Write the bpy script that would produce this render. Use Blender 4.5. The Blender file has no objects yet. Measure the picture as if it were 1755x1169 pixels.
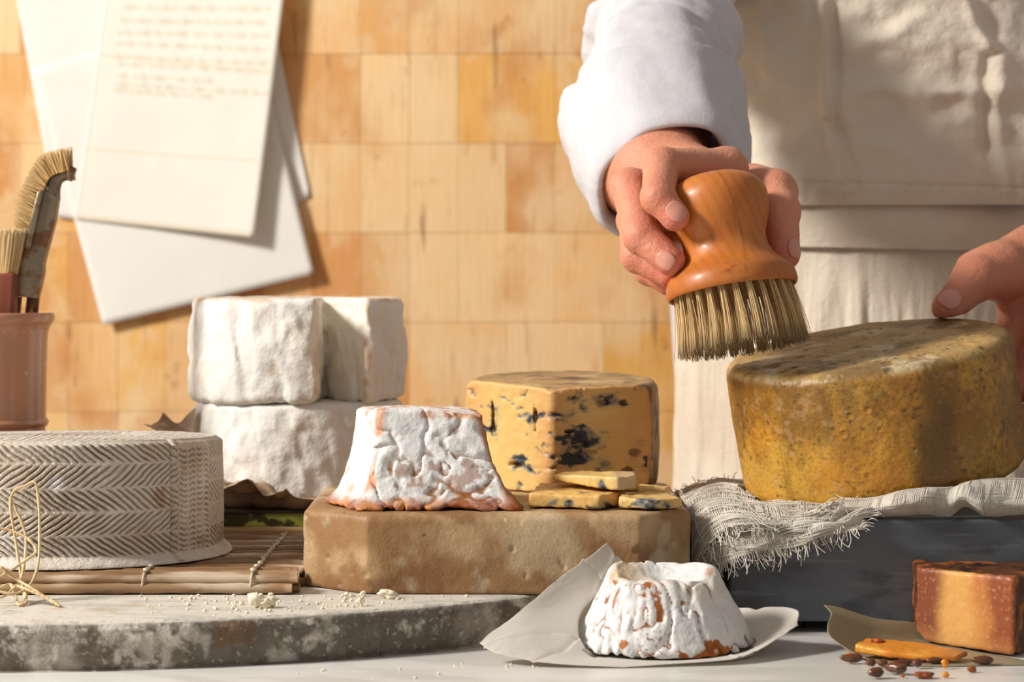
import bpy, math, random
import numpy as np
from mathutils import Vector, Matrix
random.seed(7); rng = np.random.default_rng(11)
sc = bpy.context.scene
COL = sc.collection
# ---------------------------------------------------------------- camera
F, HX, HY, CZ = 4200.0, 877.5, 470.0, 0.186      # focal length in px, horizon row, eye height over the counter
cd = bpy.data.cameras.new('camera'); cam = bpy.data.objects.new('camera', cd); COL.objects.link(cam)
cam.location = (0, 0, CZ); cam.rotation_euler = (math.pi/2, 0, 0)
cd.sensor_width = 36; cd.lens = 36*F/1755; cd.shift_y = -(584.5-HY)/1755*1.0
cd.clip_start = 0.02; cd.clip_end = 50
cd.dof.use_dof = True; cd.dof.focus_distance = 1.27; cd.dof.aperture_fstop = 13
sc.camera = cam
# ---------------------------------------------------------------- light
w = bpy.data.worlds.new('world'); sc.world = w; w.use_nodes = True
w.node_tree.nodes['Background'].inputs[0].default_value = (1.0, 0.95, 0.90, 1)
w.node_tree.nodes['Background'].inputs[1].default_value = 0.30
def area(name, loc, aim, size, power, col, sizey=None):
    l = bpy.data.lights.new(name, 'AREA'); o = bpy.data.objects.new(name, l); COL.objects.link(o)
    l.size = size; l.energy = power; l.color = col
    if sizey: l.shape = 'RECTANGLE'; l.size_y = sizey
    o.location = loc; o.rotation_euler = (Vector(aim)-Vector(loc)).to_track_quat('-Z', 'Y').to_euler()
    return o
area('window_light', (-1.60, .86, 1.15), (0.05, 1.55, 0.12), 0.34, 56, (1.0, 0.955, 0.89), 0.42)
sc.view_settings.view_transform = 'Standard'; sc.view_settings.look = 'None'
sc.view_settings.exposure = 0.0; sc.view_settings.gamma = 1; sc.view_settings.use_curve_mapping = False
PI = math.pi
def P(x, y, Y):                                   # a photo pixel at distance Y, in world metres
    return Vector(((x-HX)/F*Y, Y, CZ-(y-HY)/F*Y))
def PA(pts): return np.array([P(*p) for p in pts])
# ---------------------------------------------------------------- noise (numpy)
def _hash(ix, iy, iz, s):
    h = (ix.astype(np.int64)*374761393 + iy.astype(np.int64)*668265263 + iz.astype(np.int64)*2147483647 + s*974711) & 0xffffffff
    h = ((h ^ (h >> 13))*1274126177) & 0xffffffff
    h = ((h ^ (h >> 16))*2246822519) & 0xffffffff
    return ((h ^ (h >> 15)) & 0xffffff)/float(0xffffff)*2-1
def vn(p, s=0):
    p = np.asarray(p, float); f0 = np.floor(p); t = p-f0; t = t*t*t*(t*(t*6-15)+10); i = f0.astype(np.int64)
    x, y, z = i[:, 0], i[:, 1], i[:, 2]; a, b, c = t[:, 0], t[:, 1], t[:, 2]
    def L(u, v, k): return u+(v-u)*k
    return L(L(L(_hash(x, y, z, s), _hash(x+1, y, z, s), a), L(_hash(x, y+1, z, s), _hash(x+1, y+1, z, s), a), b),
             L(L(_hash(x, y, z+1, s), _hash(x+1, y, z+1, s), a), L(_hash(x, y+1, z+1, s), _hash(x+1, y+1, z+1, s), a), b), c)
def fbm(p, freq, octv=4, s=0, gain=.5):
    p = np.asarray(p, float)*freq + 17.3*s; o = 0; a = 1; n = 0
    for k in range(octv): o = o + a*vn(p*(2.03**k), s+k*13); n += a; a *= gain
    return o/n
def ss(a, b, x):
    t = np.clip((x-a)/(b-a), 0, 1); return t*t*(3-2*t)
def mixc(c, d, t): return c*(1-t[:, None])+d*t[:, None]
def lin(r, g, b):
    f = lambda c: (c/12.92 if c <= .04045 else ((c+.055)/1.055)**2.4)
    return np.array([f(r/255), f(g/255), f(b/255)])
# ---------------------------------------------------------------- materials
MATS = {}
def mat(name, col=(.8, .8, .8), attr=False, rough=.6, spec=.4, sss=0, sssr=(.01, .005, .003), bumps=(), layers=(), trans=0, metal=0, coat=0, alpha=None, sheen=0):
    """layers: (noise scale, (sx,sy,sz), lo, hi, colour, amount); bumps: (scale, (sx,sy,sz), strength, distance, kind)"""
    m = bpy.data.materials.new(name); m.use_nodes = True; nt = m.node_tree; N = nt.nodes; L = nt.links
    bs = N['Principled BSDF']; tc = N.new('ShaderNodeTexCoord')
    def noise(sc_, st, kind='noise', det=5):
        mp = N.new('ShaderNodeMapping'); mp.inputs['Scale'].default_value = st; L.new(tc.outputs['Object'], mp.inputs[0])
        if kind == 'voronoi':
            t = N.new('ShaderNodeTexVoronoi'); t.feature = 'DISTANCE_TO_EDGE'; t.inputs['Scale'].default_value = sc_; L.new(mp.outputs[0], t.inputs['Vector']); return t.outputs['Distance']
        if kind == 'wave':
            t = N.new('ShaderNodeTexWave'); t.inputs['Scale'].default_value = sc_; t.inputs['Distortion'].default_value = 3; t.inputs['Detail'].default_value = 3; t.inputs['Detail Scale'].default_value = 1.5; L.new(mp.outputs[0], t.inputs['Vector']); return t.outputs['Fac']
        t = N.new('ShaderNodeTexNoise'); t.inputs['Scale'].default_value = sc_; t.inputs['Detail'].default_value = det
        if kind == 'warp': t.inputs['Distortion'].default_value = 2.5
        L.new(mp.outputs[0], t.inputs['Vector']); return t.outputs['Fac']
    if attr:
        a = N.new('ShaderNodeAttribute'); a.attribute_name = 'Col'; cur = a.outputs['Color']
    else:
        r = N.new('ShaderNodeRGB'); r.outputs[0].default_value = (*col, 1); cur = r.outputs[0]
    for ly in layers:
        s_, st, lo, hi, c, amt = ly[:6]; kind = ly[6] if len(ly) > 6 else 'noise'
        f = noise(s_, st, kind); mr = N.new('ShaderNodeMapRange'); mr.interpolation_type = 'SMOOTHSTEP'
        mr.inputs['From Min'].default_value = lo; mr.inputs['From Max'].default_value = hi; mr.inputs['To Max'].default_value = amt
        L.new(f, mr.inputs['Value']); mx = N.new('ShaderNodeMix'); mx.data_type = 'RGBA'
        L.new(mr.outputs[0], mx.inputs['Factor']); L.new(cur, mx.inputs['A']); mx.inputs['B'].default_value = (*c, 1); cur = mx.outputs['Result']
    L.new(cur, bs.inputs['Base Color'])
    prev = None
    for b in bumps:
        s_, st, strg, dist = b[:4]; kind = b[4] if len(b) > 4 else 'noise'
        bp = N.new('ShaderNodeBump'); bp.inputs['Strength'].default_value = strg; bp.inputs['Distance'].default_value = dist
        L.new(noise(s_, st, kind), bp.inputs['Height'])
        if prev: L.new(prev, bp.inputs['Normal'])
        prev = bp.outputs[0]
    if prev: L.new(prev, bs.inputs['Normal'])
    bs.inputs['Roughness'].default_value = rough; bs.inputs['Specular IOR Level'].default_value = spec; bs.inputs['Metallic'].default_value = metal
    bs.inputs['Coat Weight'].default_value = coat; bs.inputs['Coat Roughness'].default_value = .12; bs.inputs['Sheen Weight'].default_value = sheen
    if sss: bs.inputs['Subsurface Weight'].default_value = sss; bs.inputs['Subsurface Radius'].default_value = [x*1.0 for x in (1, .5, .3)] if sssr is None else sssr; bs.inputs['Subsurface Scale'].default_value = 1.0
    if trans:
        tr = N.new('ShaderNodeBsdfTranslucent'); L.new(cur, tr.inputs[0]); ms = N.new('ShaderNodeMixShader'); ms.inputs[0].default_value = trans
        out = N['Material Output']; L.new(bs.outputs[0], ms.inputs[1]); L.new(tr.outputs[0], ms.inputs[2]); L.new(ms.outputs[0], out.inputs[0])
        if alpha is not None:
            tp = N.new('ShaderNodeBsdfTransparent'); m2 = N.new('ShaderNodeMixShader'); m2.inputs[0].default_value = alpha
            L.new(tp.outputs[0], m2.inputs[1]); L.new(ms.outputs[0], m2.inputs[2]); L.new(m2.outputs[0], out.inputs[0])
    MATS[name] = m; return m
# ---------------------------------------------------------------- mesh building
def thing(name, label, cat, loc, group=None):
    o = bpy.data.objects.new(name, None); COL.objects.link(o); o.location = Vector(loc); o.empty_display_size = .01
    tag(o, label, cat, group); return o
def tag(o, label=None, cat=None, group=None, kind=None):
    if label: o['label'] = label
    if cat: o['category'] = cat
    if group: o['group'] = group
    if kind: o['kind'] = kind
    return o
def wloc(o):
    v = Vector((0, 0, 0))
    while o: v += o.location; o = o.parent
    return v
def build(name, V, Fc, m, parent=None, base=None, col=None, smooth=True, kind=None):
    """V in world coordinates; the object's origin is its parent's origin, or base when top-level"""
    V = np.asarray(V, float); me = bpy.data.meshes.new(name)
    o = bpy.data.objects.new(name, me); COL.objects.link(o)
    if parent is not None: o.parent = parent; off = wloc(parent)
    else:
        off = Vector(base) if base is not None else Vector(((V[:, 0].min()+V[:, 0].max())/2, (V[:, 1].min()+V[:, 1].max())/2, V[:, 2].min()))
        o.location = off
    if isinstance(Fc, np.ndarray) and Fc.shape[1] in (3, 4):
        n = Fc.shape[1]; me.vertices.add(len(V)); me.vertices.foreach_set('co', (V-np.array(off)).astype(np.float32).ravel())
        me.loops.add(Fc.size); me.loops.foreach_set('vertex_index', Fc.astype(np.int32).ravel()); me.polygons.add(len(Fc))
        me.polygons.foreach_set('loop_start', np.arange(0, Fc.size, n, dtype=np.int32)); me.update(calc_edges=True); me.validate()
    else:
        me.from_pydata((V-np.array(off)).tolist(), [], [list(map(int, f)) for f in Fc]); me.update()
    if smooth: me.polygons.foreach_set('use_smooth', [True]*len(me.polygons))
    me.materials.append(m)
    if col is not None:
        ca = me.color_attributes.new('Col', 'FLOAT_COLOR', 'POINT'); c4 = np.ones((len(V), 4), np.float32); c4[:, :3] = np.clip(col, 0, 1); ca.data.foreach_set('color', c4.ravel())
    if kind: o['kind'] = kind
    return o
def join(*parts):
    V = []; Fc = []; n = 0
    for v, f in parts:
        V.append(np.asarray(v, float)); Fc += [[i+n for i in q] for q in (f.tolist() if isinstance(f, np.ndarray) else f)]; n += len(v)
    return np.vstack(V), Fc
def grid_faces(nu, nv, cu=False, cv=False):
    i = np.arange(nu if cu else nu-1); j = np.arange(nv if cv else nv-1); I, J = np.meshgrid(i, j, indexing='ij'); I = I.ravel(); J = J.ravel()
    I2 = (I+1) % nu; J2 = (J+1) % nv
    return np.stack([I*nv+J, I2*nv+J, I2*nv+J2, I*nv+J2], 1)
def box(lo, hi, bev=0):
    x0, y0, z0 = lo; x1, y1, z1 = hi
    poly = [(x0, y0), (x1, y0), (x1, y1), (x0, y1)]
    return prism(poly, z0, z1, bev)
def prism(poly, z0, z1, bev=0, n=3):
    """vertical prism over a ccw polygon with rounded top and bottom edges"""
    poly = np.array(poly, float); c = poly.mean(0); k = len(poly)
    rings = []
    def inset(d):
        out = []
        for i in range(k):
            a, b, d2 = poly[i-1], poly[i], poly[(i+1) % k]
            e1 = (b-a)/np.linalg.norm(b-a); e2 = (d2-b)/np.linalg.norm(d2-b)
            n1 = np.array([-e1[1], e1[0]]); n2 = np.array([-e2[1], e2[0]]); m = n1+n2; m /= max(1e-9, np.dot(m, n1)); out.append(b+m*d)
        return np.array(out)
    if bev:
        for q in range(n+1):
            t = q/n*PI/2; rings.append((inset(bev*(1-math.sin(t))), z0+bev*(1-math.cos(t))))
        for q in range(n+1):
            t = q/n*PI/2; rings.append((inset(bev*(1-math.cos(t))), z1-bev*(1-math.sin(t))))
    else: rings = [(poly, z0), (poly, z1)]
    V = np.vstack([np.column_stack([r, np.full(k, z)]) for r, z in rings]); Fc = []
    for a in range(len(rings)-1):
        for i in range(k): j = (i+1) % k; Fc.append([a*k+i, a*k+j, (a+1)*k+j, (a+1)*k+i])
    Fc.append(list(range(k))[::-1]); Fc.append([(len(rings)-1)*k+i for i in range(k)])
    return V, Fc
def roundpoly(poly, r, n=5):
    poly = [np.array(p, float) for p in poly]; out = []; k = len(poly)
    for i in range(k):
        a, b, c = poly[i-1], poly[i], poly[(i+1) % k]; u = (a-b)/np.linalg.norm(a-b); v = (c-b)/np.linalg.norm(c-b)
        p0, p1 = b+u*r, b+v*r
        for q in range(n+1): t = q/n; out.append((1-t)**2*p0+2*t*(1-t)*b+t*t*p1)
    return np.array(out)
def tube(pts, r, n=6, caps=True, flat=1.0):
    pts = np.array(pts, float); m = len(pts); r = np.broadcast_to(np.asarray(r, float), (m,))
    T = np.gradient(pts, axis=0); T /= np.linalg.norm(T, axis=1)[:, None]+1e-12
    up = np.array([0, 0, 1.]) if abs(T[0][2]) < .9 else np.array([1., 0, 0]); V = []
    a = np.cross(T[0], up); a /= np.linalg.norm(a)
    th = np.arange(n)/n*2*PI
    for i in range(m):
        a = a-T[i]*np.dot(a, T[i]); a /= np.linalg.norm(a)+1e-12; b = np.cross(T[i], a)
        V.append(pts[i]+r[i]*(np.outer(np.cos(th), a)+flat*np.outer(np.sin(th), b)))
    V = np.vstack(V); Fc = grid_faces(m, n, False, True).tolist()
    if caps: Fc += [list(range(n))[::-1], [(m-1)*n+i for i in range(n)]]
    return V, Fc
def lathe(prof, n=96, c=(0, 0, 0), cap=False):
    prof = np.array(prof, float); th = np.arange(n)/n*2*PI
    R = prof[:, 0][:, None]; V = np.stack([R*np.cos(th), R*np.sin(th), np.broadcast_to(prof[:, 1][:, None], (len(prof), n))], 2).reshape(-1, 3)+np.array(c)
    Fc = grid_faces(len(prof), n, False, True)[:, ::-1]
    return V, Fc.tolist()
def cr(ctrl, n):
    """Catmull-Rom through control points along axis 0, n samples"""
    c = np.asarray(ctrl, float); k = len(c); c = np.concatenate([[2*c[0]-c[1]], c, [2*c[-1]-c[-2]]])
    t = np.linspace(0, k-1, n); i = np.clip(np.floor(t).astype(int), 0, k-2); f = (t-i).reshape((-1,)+(1,)*(c.ndim-1))
    p0, p1, p2, p3 = c[i], c[i+1], c[i+2], c[i+3]
    return .5*((2*p1)+(-p0+p2)*f+(2*p0-5*p1+4*p2-p3)*f*f+(-p0+3*p1-3*p2+p3)*f**3)
def patch(ctrl, nu, nv):
    g = cr(ctrl, nu); g = np.swapaxes(cr(np.swapaxes(g, 0, 1), nv), 0, 1); return g
def sheet(G, th, rev=False):
    """closed thin sheet of thickness th from a grid of points"""
    nu, nv = G.shape[:2]; du = np.gradient(G, axis=0); dv = np.gradient(G, axis=1); N = np.cross(du, dv); N /= np.linalg.norm(N, axis=2)[..., None]+1e-12
    A = (G+N*th/2).reshape(-1, 3); B = (G-N*th/2).reshape(-1, 3); f = grid_faces(nu, nv); m = nu*nv
    Fc = f.tolist()+(f[:, ::-1]+m).tolist()
    def idx(i, j): return i*nv+j
    for i in range(nu-1):
        Fc.append([idx(i+1, 0), idx(i, 0), idx(i, 0)+m, idx(i+1, 0)+m]); Fc.append([idx(i, nv-1), idx(i+1, nv-1), idx(i+1, nv-1)+m, idx(i, nv-1)+m])
    for j in range(nv-1):
        Fc.append([idx(0, j), idx(0, j+1), idx(0, j+1)+m, idx(0, j)+m]); Fc.append([idx(nu-1, j+1), idx(nu-1, j), idx(nu-1, j)+m, idx(nu-1, j+1)+m])
    return np.vstack([A, B]), Fc
# ---------------------------------------------------------------- implicit shapes
def smin(a, b, k):
    if k <= 0: return np.minimum(a, b)
    h = np.clip(.5+.5*(b-a)/k, 0, 1); return b*(1-h)+a*h-k*h*(1-h)
def smax(a, b, k): return -smin(-a, -b, k)
def cone(p, a, b, ra, rb):
    a = np.array(a, float); b = np.array(b, float); ab = b-a; t = np.clip((p-a)@ab/(ab@ab), 0, 1)
    return np.linalg.norm(p-a-t[:, None]*ab, axis=1)-(ra+(rb-ra)*t)
def plane(p, n, d):                                # negative on the side where n.p < d
    n = np.array(n, float); n /= np.linalg.norm(n); return p@n-d
def iso(f, lo, hi, h, disp=None, band=.006):
    """surface nets over f(points)->distance; disp adds surface relief near the surface"""
    lo = np.array(lo, float); hi = np.array(hi, float); n = np.ceil((hi-lo)/h).astype(int)+1
    ax = [lo[i]+np.arange(n[i])*h for i in range(3)]; D = np.empty(n)
    for i in range(n[0]):
        Y, Z = np.meshgrid(ax[1], ax[2], indexing='ij'); p = np.column_stack([np.full(Y.size, ax[0][i]), Y.ravel(), Z.ravel()])
        d = f(p)
        if disp is not None:
            k = np.abs(d) < band
            if k.any(): d[k] -= disp(p[k])
        D[i] = d.reshape(n[1], n[2])
    S = D < 0; C = np.zeros((n[0]-1, n[1]-1, n[2]-1), int); cs = [(i, j, k) for i in (0, 1) for j in (0, 1) for k in (0, 1)]
    for i, j, k in cs: C += S[i:n[0]-1+i, j:n[1]-1+j, k:n[2]-1+k]
    act = np.argwhere((C > 0) & (C < 8)); ID = -np.ones(C.shape, int); ID[tuple(act.T)] = np.arange(len(act))
    acc = np.zeros((len(act), 3)); cnt = np.zeros(len(act)); val = {c: D[act[:, 0]+c[0], act[:, 1]+c[1], act[:, 2]+c[2]] for c in cs}
    for a in cs:
        for q in range(3):
            if a[q] == 0:
                b = list(a); b[q] = 1; b = tuple(b); va, vb = val[a], val[b]; m = (va < 0) != (vb < 0)
                t = np.zeros(len(act)); t[m] = va[m]/(va[m]-vb[m]); pos = np.tile(np.array(a, float), (len(act), 1)); pos[:, q] += t
                acc[m] += pos[m]; cnt[m] += 1
    V = lo+(act+acc/cnt[:, None])*h; Q = []
    for q in range(3):
        a, b = (q+1) % 3, (q+2) % 3; sl = [slice(None)]*3; s2 = [slice(None)]*3; sl[q] = slice(0, -1); s2[q] = slice(1, None)
        E = S[tuple(sl)] != S[tuple(s2)]; idx = np.argwhere(E); ok = (idx[:, a] > 0) & (idx[:, b] > 0) & (idx[:, a] < n[a]-1) & (idx[:, b] < n[b]-1); idx = idx[ok]
        def at(da, db):
            k = idx.copy(); k[:, a] -= da; k[:, b] -= db; return ID[k[:, 0], k[:, 1], k[:, 2]]
        quad = np.stack([at(1, 1), at(0, 1), at(0, 0), at(1, 0)], 1); fl = ~S[idx[:, 0], idx[:, 1], idx[:, 2]]; quad[fl] = quad[fl][:, ::-1]; Q.append(quad)
    Q = np.vstack(Q); Q = Q[(Q >= 0).all(1)]
    # drop small stray islands
    return V, Q
# ================================================================ the room
WY = 2.25; S_W = F/WY
def wall():
    tw, th = 83.2/S_W, 153/S_W; base = lin(226, 172, 108)
    pal = [lin(228, 184, 128), lin(224, 178, 120), lin(214, 160, 100), lin(220, 168, 104), lin(232, 196, 146), lin(208, 150, 92), lin(226, 182, 128), lin(228, 176, 98)]
    fixed = {(6, 1): 5, (7, 1): 4, (8, 1): 4, (9, 1): 7, (10, 1): 4, (10, 2): 5, (11, 2): 6, (6, 2): 6, (7, 2): 4, (8, 2): 4, (9, 2): 4, (6, 3): 5, (7, 3): 2, (8, 3): 4, (9, 3): 4, (10, 3): 6, (10, 0): 5, (5, 1): 2}
    parts = []; cols = []; rx = np.random.default_rng(3)
    Z0 = CZ-(93-HY)/S_W
    for r in range(-8, 16):
        zt = Z0+th*(-r)+th; zb = zt-th
        i = -26
        while i < 40:
            wd = 1 if rx.random() < .75 else 2
            xl = (535-HX)/S_W+(i-6)*tw; k = fixed.get((i, r), int(rx.integers(0, len(pal)))); j = (rx.random(3)-.5)*.0006
            g = .00018
            v, f = box((xl+g*rx.random(), WY-.004+abs(j[0]), zb+g*rx.random()), (xl+wd*tw-g, WY+.01, zt-g), .0004)
            parts.append((v, f)); cols.append(np.tile(pal[k]*(1.09+(rx.random()-.5)*.10), (len(v), 1))); i += wd
    x0, x1 = (535-HX)/S_W-32*tw, (535-HX)/S_W+34*tw
    v, f = box((x0, WY+.004, Z0-th*16), (x1, WY+.12, Z0+th*9)); parts.append((v, f)); cols.append(np.tile(lin(176, 122, 76), (len(v), 1)))
    V, Fc = join(*parts)
    m = mat('wood_tiles', attr=True, rough=.55, spec=.3, layers=[
        (16, (1, 1, .7), .40, .66, lin(240, 210, 164), .75), (11, (1.2, 1, .8), .48, .70, lin(204, 140, 78), .7), (28, (1, 1, 1), .55, .7, lin(236, 204, 156), .6),
        (60, (3, 1, .35), .58, .74, lin(186, 128, 74), .35), (34, (1, 1, 1), .62, .74, lin(172, 106, 52), .5), (42, (1.4, 1, .14), .68, .73, lin(130, 84, 48), .55)],
        bumps=[(90, (3, 1, .3), .25, .002), (14, (1, 1, 1), .2, .004)])
    return build('wall_back', V, Fc, m, col=np.vstack(cols), smooth=False, kind='structure')
wall()
fl = mat('floor_boards', lin(150, 112, 78), rough=.5, layers=[(6, (1, 8, 1), .4, .7, lin(110, 78, 50), .6)])
V, Fc = box((-2.2, -.4, -.94), (2.2, 2.38, -.90)); build('floor', V, Fc, fl, smooth=False, kind='structure')
# counter: white marble on a pine base
marble = mat('white_marble', lin(226, 223, 217), rough=.35, spec=.45, layers=[(3.5, (1, 2.2, 1), .47, .56, lin(196, 192, 186), .5, 'warp'), (9, (.6, 3, 1), .52, .62, lin(206, 202, 196), .5, 'warp')], bumps=[(300, (1, 1, 1), .05, .0005)])
ct = thing('kitchen_counter', 'long white marble counter with faint grey veins under all the cheese boards', 'counter', (0, 1.05, -.9))
V, Fc = box((-1.1, .55, -.03), (1.1, 1.63, 0), .003); build('worktop', V, Fc, marble, ct, smooth=False)
pine = mat('painted_pine', lin(190, 180, 165), rough=.6)
for sx in (-1, 1):
    for yy in (.62, 1.53):
        V, Fc = box((sx*1.0-.035, yy-.035, -.9), (sx*1.0+.035, yy+.035, -.03), .004); build('leg', V, Fc, pine, ct, smooth=False)
# old grey marble slab: round front, straight back
def slab():
    C = np.array([-.25, 1.532]); R = .389; a0 = math.asin((1.615-C[1])/R)
    th = np.linspace(PI-a0, 2*PI+a0, 1700); rim = np.column_stack([C[0]+R*np.cos(th), C[1]+R*np.sin(th)])
    prof = [(.000, .0), (-.0015, .0008), (-.0005, .004), (.0, .010), (.0, .0165), (-.0006, .0195), (-.0022, .0219), (-.0045, .0229), (-.009, .0232)]
    rings = []; c = rim.mean(0)
    prof2 = []
    for i in range(len(prof)-1):
        for t in np.linspace(0, 1, 5, endpoint=False): prof2.append((prof[i][0]*(1-t)+prof[i+1][0]*t, prof[i][1]*(1-t)+prof[i+1][1]*t))
    prof2.append(prof[-1])
    for o_, z in prof2:
        d = rim-C; u = d/np.linalg.norm(d, axis=1)[:, None]; rings.append(np.column_stack([rim+u*o_, np.full(len(rim), z)]))
    V = np.vstack(rings); n = len(rim); fr = grid_faces(len(rings), n, False, True)[:, ::-1].tolist()
    amp = np.where(V[:, 2] > .0185, .45, 1.0); d = V[:, :2]-C; u = d/np.linalg.norm(d, axis=1)[:, None]
    nz = fbm(V, 60, 5, 5); V[:, :2] += u*(nz*.0016*amp)[:, None]; V[:, 2] += np.where((V[:, 2] > .015) & (V[:, 2] < .0229), fbm(V, 120, 3, 9)*.0007, 0)
    fr.append([(len(rings)-1)*n+i for i in range(n)]); fr.append(list(range(n))[::-1])
    edge = ss(.0228, .0205, V[:, 2])
    q = fbm(V, 26, 6, 2, .65); q2 = fbm(V, 190, 4, 4, .7); q3 = fbm(V*np.array([1, 1, .3]), 35, 4, 8)
    right = ss(-.20, -.06, V[:, 0])
    dirt = np.clip(ss(-.22, .22, q+.75*q2+.38*right+.30*ss(.014, .003, V[:, 2])), 0, 1)*edge  # mottled dirt, more towards the bottom, plus right-hand shade painted into the colour
    c = mixc(np.tile(lin(214, 207, 194), (len(V), 1)), lin(96, 86, 74), dirt*.9)
    c = mixc(c, lin(120, 88, 58), ss(.25, .5, fbm(V, 40, 4, 21))*edge*.7)
    c = mixc(c, lin(206, 198, 186), ss(.12, .4, q3)*edge*.55); c = mixc(c, lin(84, 74, 64), ss(.10, .02, np.abs(fbm(V*np.array([1, 1, .25]), 30, 3, 33)))*edge*ss(-.1, .3, fbm(V, 14, 2, 34))*.6)
    m = mat('weathered_marble', attr=True, rough=.55, spec=.35, layers=[(14, (1, 2.6, 1), .50, .57, lin(168, 166, 160), .45, 'warp'), (30, (1, 1, 1), .62, .72, lin(190, 160, 118), .5), (700, (1, 1, 1), .55, .75, lin(120, 108, 96), .3), (180, (1, 1, 1), .60, .72, lin(104, 88, 70), .35)],
            bumps=[(260, (1, 1, 1), .35, .0012), (900, (1, 1, 1), .25, .0005)])
    m2 = mat('weathered_marble_edge', attr=True, rough=.65, spec=.3, layers=[(70, (1, 1, 1), .44, .60, lin(104, 88, 72), .40), (190, (1, 1, 1), .48, .62, lin(88, 76, 62), .40), (60, (1, 1, .8), .56, .66, lin(212, 204, 192), .6), (420, (1, 1, 1), .58, .70, lin(222, 214, 200), .35)], bumps=[(200, (1, 1, 1), .5, .002), (700, (1, 1, 1), .4, .0008)])
    o = build('marble_slab', V, fr, m, col=c); o.data.materials.append(m2)
    for pg in o.data.polygons:
        if abs(pg.normal.z) < .75: pg.material_index = 1
    tag(o, 'thick weathered grey marble slab with a round stained edge under the cheeses', 'serving board')
slab()
# ---------------------------------------------------------------- papers on the wall
def paper_mat(name, col, writing=False):
    m = mat(name, lin(*col), rough=.8, spec=.15, trans=.12, layers=[(8, (1, 1, 1), .5, .8, lin(col[0]-14, col[1]-20, col[2]-34), .5)], bumps=[(60, (1, 1, 1), .1, .001)])
    return m
pw = paper_mat('old_paper', (247, 245, 238)); pc = paper_mat('old_cream_paper', (248, 244, 232))
def wall_sheet(name, ctrl_px, depth, m, label, nu=40, nv=40, curl=None):
    """ctrl_px: 4 corners tl,tr,bl,br in photo pixels; depth: distance off the wall at those corners"""
    tl, tr, bl, br = [np.array(c, float) for c in ctrl_px]
    U, Vv = np.meshgrid(np.linspace(0, 1, nu), np.linspace(0, 1, nv), indexing='ij')
    G = (tl*(1-U)[..., None]*(1-Vv)[..., None]+tr*U[..., None]*(1-Vv)[..., None]+bl*(1-U)[..., None]*Vv[..., None]+br*U[..., None]*Vv[..., None])
    off = depth[0]*(1-U)*(1-Vv)+depth[1]*U*(1-Vv)+depth[2]*(1-U)*Vv+depth[3]*U*Vv
    off = off+.0012*fbm(np.column_stack([U.ravel()*3, Vv.ravel()*3, np.full(U.size, depth[3]*999)]), 1, 3, 3).reshape(U.shape)+(curl(U, Vv) if curl else 0)
    off = np.maximum(off, .0004)
    W = np.stack([(G[..., 0]-HX)/S_W, WY-.0045-off, CZ-(G[..., 1]-HY)/S_W], 2)
    v, f = sheet(W, .00025); o = build(name, v, f, m); tag(o, label, 'paper', 'old papers on the wood wall'); return o, W
wall_sheet('paper_sheet', [(25, -30), (330, -30), (100, 372), (300, 402)], (.001, .001, .004, .001), pw, 'white paper sheet furthest left on the wall, its lower left corner above the brush', curl=lambda U, V: .0*U)
wall_sheet('paper_sheet', [(300, -200), (410, -240), (405, 405), (541-8, 338)], (.0005, .001, .001, .002), pw, 'mostly hidden paper sheet on the wall with its small corner showing at the far right')
# its visible right edge
wall_sheet('paper_sheet', [(60, 120), (428, 20), (181, 557), (541, 470)], (.003, .004, .009, .013), pw, 'tilted blank white paper lowest on the wall, its bottom corners pointing down')
o, W = wall_sheet('letter_sheet', [(188, -30), (494, -30), (133, 376), (441, 408)], (.006, .012, .008, .018), pc, 'cream handwritten letter with a pink margin line, topmost of the wall papers', curl=lambda U, V: .010*U**3)
ink = mat('faded_ink', lin(222, 208, 178), rough=.9, spec=0); pink = mat('pink_rule', lin(238, 212, 216), rough=.9, spec=0); fold = mat('fold_stain', lin(236, 222, 196), rough=.9, spec=0)
def on_letter(u, v, lift=.00035):
    u = np.clip(np.asarray(u), 0, 1)*39; v = np.clip(np.asarray(v), 0, 1)*39; i = np.minimum(u.astype(int), 38); j = np.minimum(v.astype(int), 38); a = (u-i)[:, None]; b = (v-j)[:, None]
    p = W[i, j]*(1-a)*(1-b)+W[i+1, j]*a*(1-b)+W[i, j+1]*(1-a)*b+W[i+1, j+1]*a*b; p[:, 1] -= lift; return p
def ribbon(p, wd):
    d = np.gradient(p, axis=0); d[:, 1] = 0; d /= np.linalg.norm(d, axis=1)[:, None]+1e-9; n = np.column_stack([-d[:, 2], np.zeros(len(d)), d[:, 0]])
    V = np.vstack([p+n*wd/2, p-n*wd/2]); m = len(p); return V, [[i, i+1, m+i+1, m+i] for i in range(m-1)]
rw = np.random.default_rng(5); lines = []
for ln, v0 in enumerate([.11, .165, .215, .26, .315, .345, .395, .43, .455]):
    u = .10 if ln < 5 else .12
    while u < .93-(.25 if ln in (6, 8) else 0):
        wl = rw.uniform(.05, .13); n = int(wl*420); t = np.linspace(0, 1, max(n, 12)); ph = rw.uniform(0, 6); k = wl*95
        uu = u+t*wl+.006*np.sin(t*k*2*PI/2+ph); vv = v0+.05*(u-.1)*.35*(1 if ln > 2 else .4)+.0085*np.sin(t*k*PI*1.0+ph)*(1+.7*np.sin(t*7+ph))
        lines.append(ribbon(on_letter(uu, vv), .0006)); u += wl+rw.uniform(.015, .03)
v, f = join(*lines); build('handwriting', v, f, ink, o, smooth=False)
t = np.linspace(0, 1, 60); v, f = ribbon(on_letter(.012+.05*0*t, t), .0012); build('margin_line', v, f, pink, o, smooth=False)
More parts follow.
